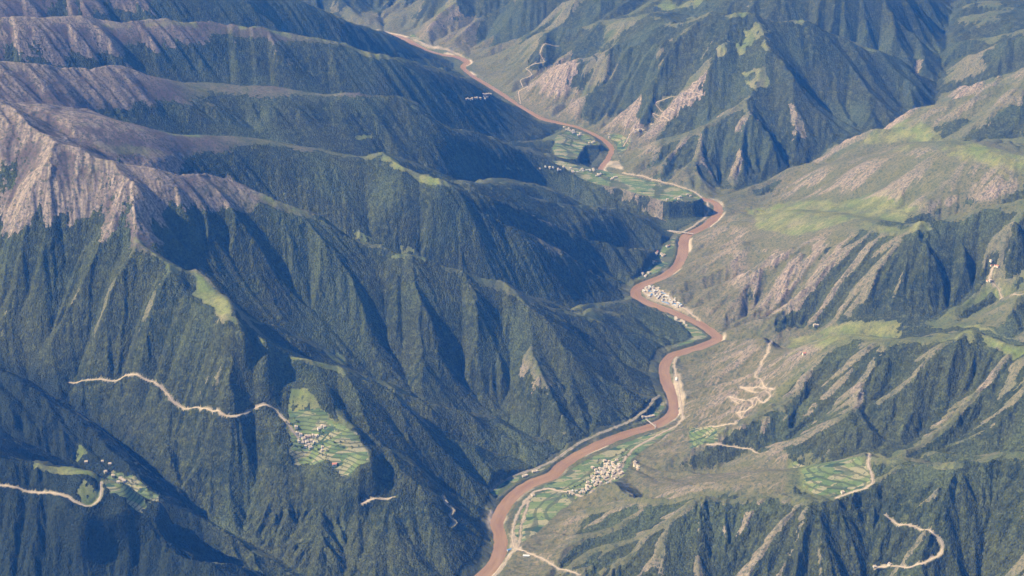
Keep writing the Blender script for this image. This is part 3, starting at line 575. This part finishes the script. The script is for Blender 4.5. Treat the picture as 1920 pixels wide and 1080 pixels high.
def forest_mat():
    n = NB_('forest_canopy'); painted_shade, patch, _, _ = n.attr('detail'); a = n.noise(300, 4); b = n.noise(35, 4, 0.65); v = n.voro(8.5)
    col = n.mix(n.rng(a, 0.38, 0.62), (0.026, 0.034, 0.011), (0.046, 0.050, 0.016))
    col = n.mix(n.rng(b, 0.45, 0.72), col, (0.080, 0.088, 0.030)); col = n.mix(n.rng(patch, 0.55, 0.85, 0, 0.6), col, (0.070, 0.085, 0.034)); col = n.mix(n.math('MULTIPLY', painted_shade, 0.85), col, (0.015, 0.022, 0.012))  # last mix puts the near ridge's shade into the canopy colour
    sep = n.t.nodes.new('ShaderNodeSeparateColor'); n.link(v, sep.inputs[0])
    k = n.rng(sep.outputs[0], 0, 1, 0.55, 1.4); cc = n.t.nodes.new('ShaderNodeCombineColor')
    for i in range(3): n.link(k, cc.inputs[i])
    col = n.mix(1.0, col, cc.outputs[0], 'MULTIPLY'); n.color(col)
    n.bump(n.voro(8.5, out='Distance'), -5.0, 0.9); return n.m
def field_mat():
    n = NB_('crops'); vec = n.map(0.5, (1 / 75, 1 / 24, 0.001)); v = n.t.nodes.new('ShaderNodeTexVoronoi'); v.distance = 'CHEBYCHEV'; v.inputs['Scale'].default_value = 1; n.link(vec, v.inputs['Vector'])
    sep = n.t.nodes.new('ShaderNodeSeparateColor'); n.link(v.outputs['Color'], sep.inputs[0])
    col = n.mix(n.rng(sep.outputs[0], 0.0, 1.0), (0.092, 0.140, 0.046), (0.170, 0.200, 0.072))
    col = n.mix(n.rng(sep.outputs[1], 0.62, 0.66), col, (0.26, 0.235, 0.13)); col = n.mix(n.rng(sep.outputs[2], 0.86, 0.9), col, (0.040, 0.072, 0.035))
    col = n.mix(n.rng(n.noise(18, 3, 0.7), 0.58, 0.66), col, (0.05, 0.07, 0.035))
    geo = n.t.nodes.new('ShaderNodeNewGeometry'); sx = n.t.nodes.new('ShaderNodeSeparateXYZ'); n.link(geo.outputs['Position'], sx.inputs[0])
    ris = n.math('FRACT', n.math('DIVIDE', n.math('ADD', sx.outputs[2], n.math('MULTIPLY', n.noise(60), 6.0)), 13.0))
    col = n.mix(n.rng(ris, 0.62, 0.75, 0, 0.75), col, (0.060, 0.070, 0.030))
    n.color(col); n.bump(n.noise(8, 4, 0.7), 1.2, 0.6); return n.m
def water_mat():
    n = NB_('silty_water'); at_ = n.t.nodes.new('ShaderNodeAttribute'); at_.attribute_name = 'flow'; mp = n.t.nodes.new('ShaderNodeMapping'); mp.inputs['Scale'].default_value = (0.25, 1.6, 1); n.link(at_.outputs['Vector'], mp.inputs[0]); a = n.noise(60, 6, 0.65, mp.outputs[0])
    n.color(n.mix(n.rng(a, 0.35, 0.65), (0.225, 0.125, 0.062), (0.315, 0.195, 0.105))); n.b.inputs['Roughness'].default_value = 0.35; n.bump(n.noise(5, 4), 0.3, 0.5); return n.m
def road_mat(name, a, b):
    n = NB_(name); n.color(n.mix(n.rng(n.noise(14), 0.3, 0.7), a, b)); return n.m
def simple_mat(name, c0, c1, L=3.0):
    n = NB_(name); n.color(n.mix(n.rng(n.noise(L), 0.3, 0.7), c0, c1)); return n.m
GROUND, FOREST, CROPS, WATER, ROAD = ground_mat(), forest_mat(), field_mat(), water_mat(), road_mat('packed_dirt', (0.38, 0.29, 0.21), (0.52, 0.42, 0.32))
TAR = road_mat('worn_asphalt', (0.13, 0.125, 0.12), (0.20, 0.19, 0.175))

# ------------------------------------------------------------------ the ground, the woods on it, the crops, the river
def link(o): COL.objects.link(o); return o
def build_sheet(name, kind, sel, Zv, material, label=None, attrs=()):
    used = np.zeros(NR * NA, bool); idx = np.arange(NR * NA, dtype=np.int32).reshape(NR, NA)
    q = np.stack([idx[:-1, :-1], idx[:-1, 1:], idx[1:, 1:], idx[1:, :-1]], -1)[sel]
    used[q.ravel()] = True; mp = np.cumsum(used, dtype=np.int32) - 1; q = mp[q]
    co = np.stack([GX, GY, Zv], -1).reshape(-1, 3)[used].astype(F32)
    me = bpy.data.meshes.new(name); me.vertices.add(len(co)); me.vertices.foreach_set('co', co.ravel())
    me.loops.add(q.size); me.loops.foreach_set('vertex_index', q.ravel())
    me.polygons.add(len(q)); me.polygons.foreach_set('loop_start', np.arange(0, q.size, 4, dtype=np.int32))
    me.polygons.foreach_set('use_smooth', np.ones(len(q), bool)); me.update(calc_edges=True)
    for an, chans in attrs:
        at_ = me.attributes.new(an, 'FLOAT_COLOR', 'POINT'); at_.data.foreach_set('color', np.stack(chans, -1).reshape(-1, 4)[used].astype(F32).ravel())
    me.materials.append(material); o = link(bpy.data.objects.new(name, me)); o['kind'] = kind
    if label: o['label'] = label
    return o
fm = lambda a: 0.25 * (a[:-1, :-1] + a[1:, :-1] + a[:-1, 1:] + a[1:, 1:])
isfield = fm(field) > 0.5; iswood = (fm(forest) > 0.5) & ~isfield
inner = np.zeros((NR, NA), bool); iw = iswood
cnt = np.zeros((NR, NA)); 
for a in (0, 1):
    for b in (0, 1): cnt[a:NR - 1 + a, b:NA - 1 + b] += iw
canopy = sst(0.4, 0.9, forest) * (cnt > 0) * (cnt / 4)
Zw = Z + canopy * (4.5 + 6.5 * (_rng.rand(NR, NA) - 0.35) * np.clip(0.75 + n2, 0.3, 1.2))
Zall = np.where(cnt >= 4, Zw, np.where(cnt > 0, Z + 0.5 * (Zw - Z), Z)).astype(F32)
zero = np.zeros_like(Z); tanv = np.clip(0.25 + 0.8 * tcol + 0.5 * sst(250, 60, Z) * right + 0.6 * n1, 0, 1)
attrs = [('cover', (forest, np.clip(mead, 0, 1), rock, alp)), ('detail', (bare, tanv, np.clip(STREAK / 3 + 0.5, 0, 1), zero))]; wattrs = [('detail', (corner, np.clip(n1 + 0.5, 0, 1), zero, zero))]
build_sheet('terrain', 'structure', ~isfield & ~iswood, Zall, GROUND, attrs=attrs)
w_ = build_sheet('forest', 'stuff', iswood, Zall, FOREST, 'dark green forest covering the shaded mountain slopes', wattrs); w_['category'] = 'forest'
build_sheet('crop_fields', 'structure', isfield, Zall, CROPS)
Z = Zall

def ribbon(name, P, hl, half, material, skirt=0.0):
    n = len(P); t = np.gradient(P, axis=0); t /= np.linalg.norm(t, axis=1)[:, None] + 1e-6; nr = np.stack([-t[:, 1], t[:, 0]], 1)
    offs = ([(-half - 1.5, -skirt)] if skirt else []) + [(-half, 0), (0, 0.15 if skirt else 0), (half, 0)] + ([(half + 1.5, -skirt)] if skirt else [])
    v = []; k = len(offs)
    for i in range(n):
        for o_, dz in offs: v.append((P[i, 0] + nr[i, 0] * o_, P[i, 1] + nr[i, 1] * o_, hl[i] + dz))
    f_ = [(i * k + j, i * k + j + 1, (i + 1) * k + j + 1, (i + 1) * k + j) for i in range(n - 1) for j in range(k - 1)]
    me = bpy.data.meshes.new(name); me.from_pydata(v, [], f_); me.materials.append(material); me.update()
    sl = np.concatenate([[0], np.cumsum(np.linalg.norm(np.diff(P, axis=0), axis=1))]); fa = me.attributes.new('flow', 'FLOAT_VECTOR', 'POINT')
    fa.data.foreach_set('vector', np.array([(sl[i], o_, 0) for i in range(n) for o_, _ in offs], F32).ravel())
    for p in me.polygons: p.use_smooth = True
    return link(bpy.data.objects.new(name, me))
r_ = ribbon('river', smooth_line(RIVER, 18.0), np.zeros(5000), 125, WATER); r_['kind'] = 'structure'
for name, label, wd, P, h in ROADGEO:
    o = ribbon(name, P, h + 0.35, wd * 0.21, TAR if name == 'river_road' else ROAD, 2.5); o['kind'] = 'structure'; o['label'] = label

# ------------------------------------------------------------------ houses, bridges, trees
rnd = random.Random(11)
def mesh_of(name, boxes, material, extra=()):         # boxes: (x0,x1,y0,y1,z0,z1); extra: (verts, faces)
    v = []; f_ = []
    for x0, x1, y0, y1, z0, z1 in boxes:
        b = len(v); v += [(x0, y0, z0), (x1, y0, z0), (x1, y1, z0), (x0, y1, z0), (x0, y0, z1), (x1, y0, z1), (x1, y1, z1), (x0, y1, z1)]
        f_ += [tuple(b + i for i in q) for q in ((3, 2, 1, 0), (4, 5, 6, 7), (0, 1, 5, 4), (1, 2, 6, 5), (2, 3, 7, 6), (3, 0, 4, 7))]
    for ev, ef in extra:
        b = len(v); v += ev; f_ += [tuple(b + i for i in q) for q in ef]
    me = bpy.data.meshes.new(name); me.from_pydata(v, [], f_); me.materials.append(material); me.update(); return me
def part(name, me, parent, loc=(0, 0, 0), rz=0.0):
    o = link(bpy.data.objects.new(name, me)); o.parent = parent; o.location = loc; o.rotation_euler = (0, 0, rz); return o
def thing(name, loc=(0, 0, 0), rz=0.0):
    o = link(bpy.data.objects.new(name, None)); o.location = loc; o.rotation_euler = (0, 0, rz); o.empty_display_size = 2; return o
def copy_tree(o, parent=None):
    c = link(o.copy())
    if parent: c.parent = parent
    for ch in list(o.children): copy_tree(ch, c)
    return c
M_WHITE = simple_mat('whitewash', (0.52, 0.46, 0.38), (0.68, 0.62, 0.54)); M_EARTH = simple_mat('rammed_earth', (0.40, 0.29, 0.20), (0.52, 0.40, 0.29))
M_CREAM = simple_mat('cream_plaster', (0.62, 0.52, 0.40), (0.74, 0.65, 0.52)); M_CLAY = simple_mat('clay_roof', (0.46, 0.36, 0.27), (0.60, 0.50, 0.40))
M_GREY = simple_mat('concrete', (0.38, 0.37, 0.35), (0.52, 0.51, 0.49)); M_BLUE = simple_mat('blue_sheet_roof', (0.10, 0.20, 0.38), (0.16, 0.28, 0.48))
M_RED = simple_mat('red_roof', (0.46, 0.17, 0.11), (0.58, 0.25, 0.18)); M_DARK = simple_mat('dark_glass', (0.03, 0.035, 0.04), (0.06, 0.07, 0.08)); M_WOOD = simple_mat('painted_wood', (0.22, 0.09, 0.05), (0.30, 0.14, 0.08))
M_SHEET = simple_mat('white_sheet_roof', (0.60, 0.58, 0.55), (0.72, 0.70, 0.67)); M_STEEL = simple_mat('bridge_steel', (0.42, 0.42, 0.42), (0.55, 0.54, 0.52))
def gable(w, d, z0, h, ov=0.6):
    w2, d2 = w / 2 + ov, d / 2 + ov
    v = [(-w2, -d2, z0), (w2, -d2, z0), (w2, d2, z0), (-w2, d2, z0), (-w2, 0, z0 + h), (w2, 0, z0 + h)]
    u = [(a, b, c + 0.35) for a, b, c in v]
    return (v + u, [(0, 4, 5, 1), (3, 2, 5, 4), (6, 7, 11, 10), (9, 10, 11, 8), (0, 1, 7, 6), (3, 9, 8, 2), (0, 6, 10, 4), (4, 10, 9, 3), (1, 5, 11, 7), (5, 2, 8, 11)])
def windows(root, w, d, floors, fh, n):
    me = mesh_of('window', [(-0.8, 0.8, -0.12, 0.12, 0, 1.5)], M_DARK)
    for k in range(floors):
        for i in range(n):
            for sy in (-1, 1): part('window', me, root, (-w / 2 + (i + 0.5) * w / n, sy * d / 2, 1.2 + k * fh))
def farmhouse(kind):                                  # flat-roofed block house with a parapet and a loft on part of the roof
    wall, roof = {'white': (M_WHITE, M_CLAY), 'earth': (M_EARTH, M_CLAY), 'cream': (M_CREAM, M_CLAY)}[kind]
    r = thing('farmhouse'); w, d, h = 16, 13, 7
    part('wall', mesh_of('wall', [(-w/2, w/2, -d/2, d/2, -5, h), (-w/2 + .8, w/2 - .8, 0.6, d/2 - .8, h + .32, h + 2.8)], wall), r)
    part('roof', mesh_of('roof', [(-w/2 - .5, w/2 + .5, -d/2 - .5, d/2 + .5, h + .003, h + .3), (-w/2 + .3, w/2 - .3, 0.1, d/2 - .3, h + 2.803, h + 3.1)], roof), r)
    part('parapet', mesh_of('parapet', [(-w/2 - .5, w/2 + .5, -d/2 - .5, -d/2 - .1, h + .303, h + .9), (-w/2 - .5, -w/2 - .1, -d/2 - .097, 0, h + .303, h + .9), (w/2 + .1, w/2 + .5, -d/2 - .097, 0, h + .303, h + .9)], M_WHITE), r)
    part('door', mesh_of('door', [(-1.1, 1.1, -d/2 - .15, -d/2 + .1, 0, 2.6)], M_WOOD), r); windows(r, w, d, 2, 3.2, 4); return r
def gable_house(roof):
    r = thing('farmhouse'); w, d, h = 15, 10, 5.5
    part('wall', mesh_of('wall', [(-w/2, w/2, -d/2, d/2, -5, h)], M_CREAM, [([(-w/2, -d/2, h), (-w/2, d/2, h), (-w/2, 0, h + 2.9), (w/2, -d/2, h), (w/2, d/2, h), (w/2, 0, h + 2.9)], [(0, 2, 1), (3, 4, 5)])]), r)
    part('roof', mesh_of('roof', [], roof, [gable(w, d, h - .3, 3.2)]), r)
    part('door', mesh_of('door', [(-1.1, 1.1, -d/2 - .15, -d/2 + .1, 0, 2.6)], M_WOOD), r); windows(r, w, d, 1, 3, 4); return r
def town_building(roof):
    r = thing('town_building'); w, d, h = 27, 13, 12.5
    part('wall', mesh_of('wall', [(-w/2, w/2, -d/2, d/2, -5, h)], M_WHITE), r)
    part('roof', mesh_of('roof', [(-w/2 - .5, w/2 + .5, -d/2 - .5, d/2 + .5, h + .003, h + .4)], roof), r)
    part('stair_tower', mesh_of('stair_tower', [(-w/2 + 2, -w/2 + 7, -2.5, 2.5, h + .403, h + 3.2)], M_WHITE), r)
    part('parapet', mesh_of('parapet', [(-w/2 - .5, w/2 + .5, s_ * (d/2 + .3) - .2, s_ * (d/2 + .3) + .2, h + .403, h + 1.3) for s_ in (-1, 1)], M_WHITE), r)
    part('door', mesh_of('door', [(-1.4, 1.4, -d/2 - .15, -d/2 + .1, 0, 2.8)], M_WOOD), r); windows(r, w, d, 4, 3.0, 6); return r
def shed(roof):
    r = thing('long_shed'); w, d, h = 38, 12, 5
    part('wall', mesh_of('wall', [(-w/2, w/2, -d/2, d/2, -4, h)], M_GREY, [([(-w/2, -d/2, h), (-w/2, d/2, h), (-w/2, 0, h + 1.9), (w/2, -d/2, h), (w/2, d/2, h), (w/2, 0, h + 1.9)], [(0, 2, 1), (3, 4, 5)])]), r)
    part('roof', mesh_of('roof', [], roof, [gable(w, d, h - .2, 2.2)]), r)
    part('door', mesh_of('door', [(-2.2, 2.2, -d/2 - .15, -d/2 + .1, 0, 3.6)], M_BLUE), r); windows(r, w, d, 1, 3, 8); return r
MAKE = {'white': lambda: farmhouse('white'), 'earth': lambda: farmhouse('earth'), 'cream': lambda: farmhouse('cream'), 'red': lambda: gable_house(M_RED), 'grey': lambda: gable_house(M_GREY),
        'town': lambda: town_building(M_GREY), 'townwhite': lambda: town_building(M_SHEET), 'shed': lambda: shed(M_SHEET), 'blueshed': lambda: shed(M_BLUE)}
PROTO = {}
KINDW = {'white': ('whitewashed farmhouse with a flat clay roof', 'house'), 'earth': ('earth-walled farmhouse with a flat clay roof', 'house'), 'cream': ('cream plastered farmhouse with a flat clay roof', 'house'), 'red': ('small house with a red pitched roof', 'house'),
         'grey': ('small house with a grey pitched roof', 'house'), 'town': ('white town block with a flat grey roof', 'building'), 'townwhite': ('white town block with a flat white roof', 'building'), 'shed': ('long shed with a white sheet roof', 'shed'), 'blueshed': ('long shed with a blue sheet roof', 'shed')}
PLACED = []
def place(kind, X, Y, rz, where, group, label=None, sc=1.0, gap=15.0):
    if any((X - a) ** 2 + (Y - b) ** 2 < gap * gap for a, b in PLACED): return None
    PLACED.append((X, Y))
    if kind not in PROTO: PROTO[kind] = o = MAKE[kind]()
    else: o = copy_tree(PROTO[kind])
    zz = float(zat(np.array([X]), np.array([Y]))[0])
    o.location = (X, Y, zz + 0.2); o.rotation_euler = (0, 0, rz); o.scale = (sc, sc, sc)
    words, cat = KINDW[kind]; o['label'] = label or (words + ' ' + where); o['category'] = cat
    if group: o['group'] = words.split(' with')[0] + 's ' + where
    elif 'group' in o: del o['group']
    return o
CLUSTERS = [  # where, line of sight points, how many, spread px, kinds, heading
 ('in the big riverside village', [(1150,865),(1140,872),(1150,875),(1130,878),(1143,884),(1155,884),(1125,886),(1135,892),(1118,896),(1110,904),(1122,902),(1147,895),(1105,912)], 62, (11, 5), ['white','cream','earth','earth','cream','grey'], 0.5),
 ('at the tail of the big riverside village', [(1070,924),(1078,922),(1088,924),(1096,919)], 10, (5, 2), ['white','cream','grey'], 0.3),
 ('on the field edge by the big village', [(1190,869),(1194,880)], 4, (3, 3), ['cream','earth'], 0.8),
 ('beside the footbridge on the dark bank', [(1213,783),(1222,781)], 5, (6, 2), ['cream','white'], 0.4),
 ('on the shaded bank strip downstream', [(985,893),(1003,884)], 4, (5, 2), ['cream','white'], 0.4),
 ('in the town inside the bend', [(1212,543),(1222,545),(1235,550),(1225,553),(1240,556),(1250,562),(1258,568),(1266,573)], 46, (8, 4), ['town','townwhite','town','white','townwhite','shed','blueshed'], -0.6),
 ('on the green strip opposite the town', [(1268,597),(1276,604),(1283,606),(1290,611)], 8, (4, 3), ['white','white','cream'], -0.5),
 ('on the river field above the town', [(1232,477),(1242,480),(1227,492),(1203,512),(1210,518),(1255,462),(1218,513)], 15, (4, 3), ['white','cream','red'], 0.9),
 ('on the long farmed terrace', [(1030,315),(1048,318),(1078,322),(1095,320),(1110,320),(1125,328),(1150,335)], 30, (9, 3), ['white','white','cream','grey'], 0.2),
 ('at the tip of the long farmed terrace', [(1275,372),(1290,368),(1262,374)], 7, (5, 2), ['white','cream'], 0.2),
 ('in the hamlet by the upper bend', [(1065,243),(1075,247),(1084,250),(1140,256),(1112,268)], 17, (6, 3), ['white','white','cream'], 0.3),
 ('in the hamlet near the faint zigzags', [(1195,246),(1205,243)], 5, (5, 3), ['white','cream'], 0.2),
 ('in the distant ridge village', [(880,186),(895,186),(908,182),(916,178)], 16, (7, 3), ['cream','earth','white'], 0.1),
 ('in the terraced spur village', [(565,818),(572,820),(580,822),(588,818),(568,828),(578,830),(587,828),(574,838),(582,838),(562,812)], 24, (5, 3), ['white','white','cream','earth'], 0.3),
 ('just outside the terraced spur village', [(556,803),(600,806),(606,801),(602,840),(608,843)], 6, (3, 2), ['white','cream'], 0.3),
 ('in the shadowed corner hamlet', [(163,867),(193,867),(205,873),(196,884),(212,892),(226,898),(229,902),(222,905)], 9, (2, 2), ['white','cream'], 0.2),
 ('in the hamlet at the right edge', [(1860,493),(1866,499),(1862,504),(1852,528)], 7, (4, 3), ['red','cream','white'], 0.5),
 ('on the grassy crest above the tan spur', [(1530,611),(1536,609)], 2, (3, 1), ['white','red'], 0.2)]
for where, P, n, (sx_, sy_), kinds, hd in CLUSTERS:
    got = 0; counts = {}
    todo = []
    for t_ in range(n * 8):
        if got >= n: break
        p = P[got % len(P)] if t_ < n else rnd.choice(P)
        X, Y, _ = hit(p[0] + rnd.gauss(0, 0.6) * sx_, p[1] + rnd.gauss(0, 0.6) * sy_, Z)
        u = (math.log(math.hypot(X, Y)) - lr[0]) / (lr[1] - lr[0]); v_ = (math.atan2(X, Y) - A0) / (ang[1] - ang[0])
        if not (0 < u < NR - 1 and 0 < v_ < NA - 1) or shore[int(u), int(v_)] < 14 or bare[int(u), int(v_)] > 0.6 and 'town' not in where: continue
        k = kinds[rnd.randrange(len(kinds))]; big = k in ('town', 'townwhite', 'shed', 'blueshed')
        if place(k, X, Y, hd + rnd.choice((0, math.pi / 2)) + rnd.gauss(0, 0.12), where, True, sc=rnd.uniform(0.8, 1.15) * (0.78 if big else 1), gap=21 if big else 15.5): got += 1
for kind, px_, py_, rz, label, sc in (
    ('red', 627, 872, 0.2, 'lone red-roofed house on the nose of the terraced spur', 1.5), ('blueshed', 957, 1031, 0.5, 'blue-roofed shed at the road junction by the river', 0.9),
    ('shed', 988, 1043, -0.15, 'long white-roofed shed below the road junction', 1.0), ('white', 1580, 924, 0.4, 'whitewashed farmhouse on the rim of the near plateau', 1.0),
    ('red', 1508, 664, 0.3, 'red-roofed house on the tan ridge above the dark woods', 1.3), ('cream', 1000, 930, 0.4, 'cream farmhouse alone by the river track', 1.0),
    ('shed', 1268, 712, 1.4, 'white-roofed shed on the gravel yard by the river', 1.0), ('white', 1640, 1064, 0.3, 'whitewashed farmhouse at the end of the arched track', 1.0), ('white', 1668, 1059, 0.9, 'whitewashed farmhouse in the lower right corner clearing', 1.1)):
    X, Y, _ = hit(px_, py_, Z); place(kind, X, Y, rz, '', False, label, sc, gap=4)

def bridge(p, q, width, tower, label):
    a, b = hit(*p, Z), hit(*q, Z); L = math.dist(a[:2], b[:2]) + 30; zz = max(a[2], b[2], 6) + 2.0
    r = thing('suspension_bridge' if tower else 'road_bridge', ((a[0] + b[0]) / 2, (a[1] + b[1]) / 2, zz), math.atan2(b[1] - a[1], b[0] - a[0])); r['label'] = label; r['category'] = 'bridge'
    part('deck', mesh_of('deck', [(-L/2, L/2, -width/2, width/2, -0.9, 0)], ROAD), r)
    for s_ in (-1, 1):
        part('railing', mesh_of('railing', [(-L/2, L/2, s_ * width/2 - .15, s_ * width/2 + .15, 0.003, 1.2)], M_STEEL), r)
        if tower:
            part('tower', mesh_of('tower', [(s_*L/2 - 6 * s_ - 1, s_*L/2 - 6 * s_ + 1, t_ * (width/2 + .8) - .6, t_ * (width/2 + .8) + .6, -12, 13) for t_ in (-1, 1)] + [(s_*L/2 - 6*s_ - .8, s_*L/2 - 6*s_ + .8, -width/2 - .2, width/2 + .2, 10.5, 12)], M_GREY), r)
            n = 16; H = lambda u: 1.6 + 11 * (2 * u - 1) ** 2; X = lambda u: -L/2 + 6 + u * (L - 12)
            part('cable', mesh_of('cable', [], M_STEEL, [([(X(i/n), s_ * (width/2 + .8) + dy, H(i/n) + dz) for i in range(n + 1) for dy, dz in ((-.2, -.2), (.2, -.2), (.2, .2), (-.2, .2))], [(4*i + j, 4*i + (j + 1) % 4, 4*i + 4 + (j + 1) % 4, 4*i + 4 + j) for i in range(n) for j in range(4)])]), r)
        else:
            part('pier', mesh_of('pier', [(s_ * L * 0.17 - 1.5, s_ * L * 0.17 + 1.5, -width/2 + .5, width/2 - .5, -14, -0.903)], M_GREY), r)
bridge((1213, 788), (1227, 803), 4.0, True, 'slim suspension footbridge between the dark bank farm and the village fields')
bridge((1258, 433), (1296, 441), 9.0, False, 'pale road bridge across the narrows below the long terrace')

LEAF = simple_mat('leaves', (0.045, 0.085, 0.030), (0.080, 0.120, 0.045), 1.2); BARK = simple_mat('bark', (0.10, 0.08, 0.06), (0.15, 0.12, 0.09))
def make_tree(h, rad, seed, tall):
    q = random.Random(seed); r = thing('tree'); segs = []
    def limb(p, d, l, r0, r1):
        p1 = p + d * l; a = d.orthogonal().normalized(); b = d.cross(a); k = 6
        segs.append(([tuple(p + (a * math.cos(t * 2 * math.pi / k) + b * math.sin(t * 2 * math.pi / k)) * r0) for t in range(k)] + [tuple(p1 + (a * math.cos(t * 2 * math.pi / k) + b * math.sin(t * 2 * math.pi / k)) * r1) for t in range(k)],
                     [(t, (t + 1) % k, k + (t + 1) % k, k + t) for t in range(k)])); return p1
    top = limb(Vector((0, 0, -0.5)), Vector((0, 0, 1)), h * 0.55, 0.32, 0.18); limb(top, Vector((.1, .05, 1)).normalized(), h * 0.35, 0.18, 0.05)
    for i in range(6):
        a = i * 1.05 + q.random(); limb(Vector((0, 0, h * (0.3 + 0.07 * i))), Vector((math.cos(a), math.sin(a), 0.9)).normalized(), rad * 0.9, 0.12, 0.03)
    part('trunk', mesh_of('trunk', [], BARK, segs), r)
    lv = []; lf = []
    clumps = [(Vector((q.gauss(0, .45) * rad, q.gauss(0, .45) * rad, h * (0.35 + 0.6 * q.random()))), rad * q.uniform(.3, .5)) for _ in range(16)]
    for c, cr in clumps:
        for _ in range(26):
            d = Vector((q.gauss(0, 1), q.gauss(0, 1), q.gauss(0, 1))).normalized(); p = c + d * cr * q.uniform(.6, 1.05); a = d.orthogonal().normalized(); a = (a + d * q.uniform(-.5, .5)).normalized(); b = d.cross(a); s_ = q.uniform(.35, .7); i = len(lv)
            lv += [tuple(p + a * s_), tuple(p + b * s_), tuple(p - a * s_), tuple(p - b * s_)]; lf.append((i, i + 1, i + 2, i + 3))
    part('crown', mesh_of('crown', [], LEAF, [(lv, lf)]), r); return r
TREES = [make_tree(11, 3.4, 1, False), make_tree(16, 2.4, 2, True), make_tree(9, 3.8, 3, False)]; first = [True] * 3
TW = ['broad green tree', 'tall slim poplar', 'low spreading tree']
for where, P, n, sp in (('around the big riverside village', [(1110,890),(1130,900),(1160,895),(1165,870),(1125,868),(1095,912),(1080,915),(1175,855),(1060,930)], 70, 9), ('on the terraced spur', [(560,840),(595,835),(610,820),(600,850),(575,848),(640,835),(555,790)], 45, 10),
                        ('along the farmed bank by the footbridge', [(1170,805),(1195,796),(1230,772),(1245,755)], 30, 8), ('in the shadowed corner hamlet', [(180,875),(205,885),(235,905),(215,905),(250,915)], 30, 9)):
    for i in range(n):
        p = rnd.choice(P); X, Y, _ = hit(p[0] + rnd.gauss(0, 1) * sp, p[1] + rnd.gauss(0, .5) * sp, Z)
        if any((X - a) ** 2 + (Y - b) ** 2 < 90 for a, b in PLACED): continue
        zz = float(zat(np.array([X]), np.array([Y]))[0])
        if zz < 3: continue
        PLACED.append((X, Y)); k = rnd.randrange(3)
        if first[k]: o = TREES[k]; first[k] = False
        else: o = copy_tree(TREES[k])
        o.location = (X, Y, zz); o.rotation_euler = (0, 0, rnd.random() * 6); s_ = rnd.uniform(.8, 1.3); o.scale = (s_,) * 3
        o['label'] = TW[k] + ' ' + where; o['category'] = 'tree'; o['group'] = TW[k] + 's ' + where

# ------------------------------------------------------------------ the haze over the whole valley
HAZE_D, HAZE_COL, HAZE_G = 2.15e-5, (0.05, 0.27, 1.0), 0.0
hz, ht = mat('haze'); ho = ht.nodes.new('ShaderNodeOutputMaterial'); hv_ = ht.nodes.new('ShaderNodeVolumePrincipled')
hv_.inputs['Color'].default_value = (*HAZE_COL, 1); hv_.inputs['Density'].default_value = HAZE_D; hv_.inputs['Absorption Color'].default_value = (1, 1, 1, 1); hv_.inputs['Anisotropy'].default_value = HAZE_G
ht.links.new(hv_.outputs[0], ho.inputs['Volume'])
zb, zt = float(min(Z.min(), -8)) - 1.0, max(CAM_H, float(Z.max())) + 60
v = [(sx, sy, sz) for sz in (zb, zt) for sx, sy in ((-11000, -600), (11000, -600), (11000, 24600), (-11000, 24600))]
me = bpy.data.meshes.new('haze'); me.from_pydata(v, [], [(3, 2, 1, 0), (4, 5, 6, 7), (0, 1, 5, 4), (1, 2, 6, 5), (2, 3, 7, 6), (3, 0, 4, 7)]); me.materials.append(hz); me.update()
hzo = link(bpy.data.objects.new('haze', me)); hzo['kind'] = 'stuff'; hzo['label'] = 'blue summer haze filling the valley'
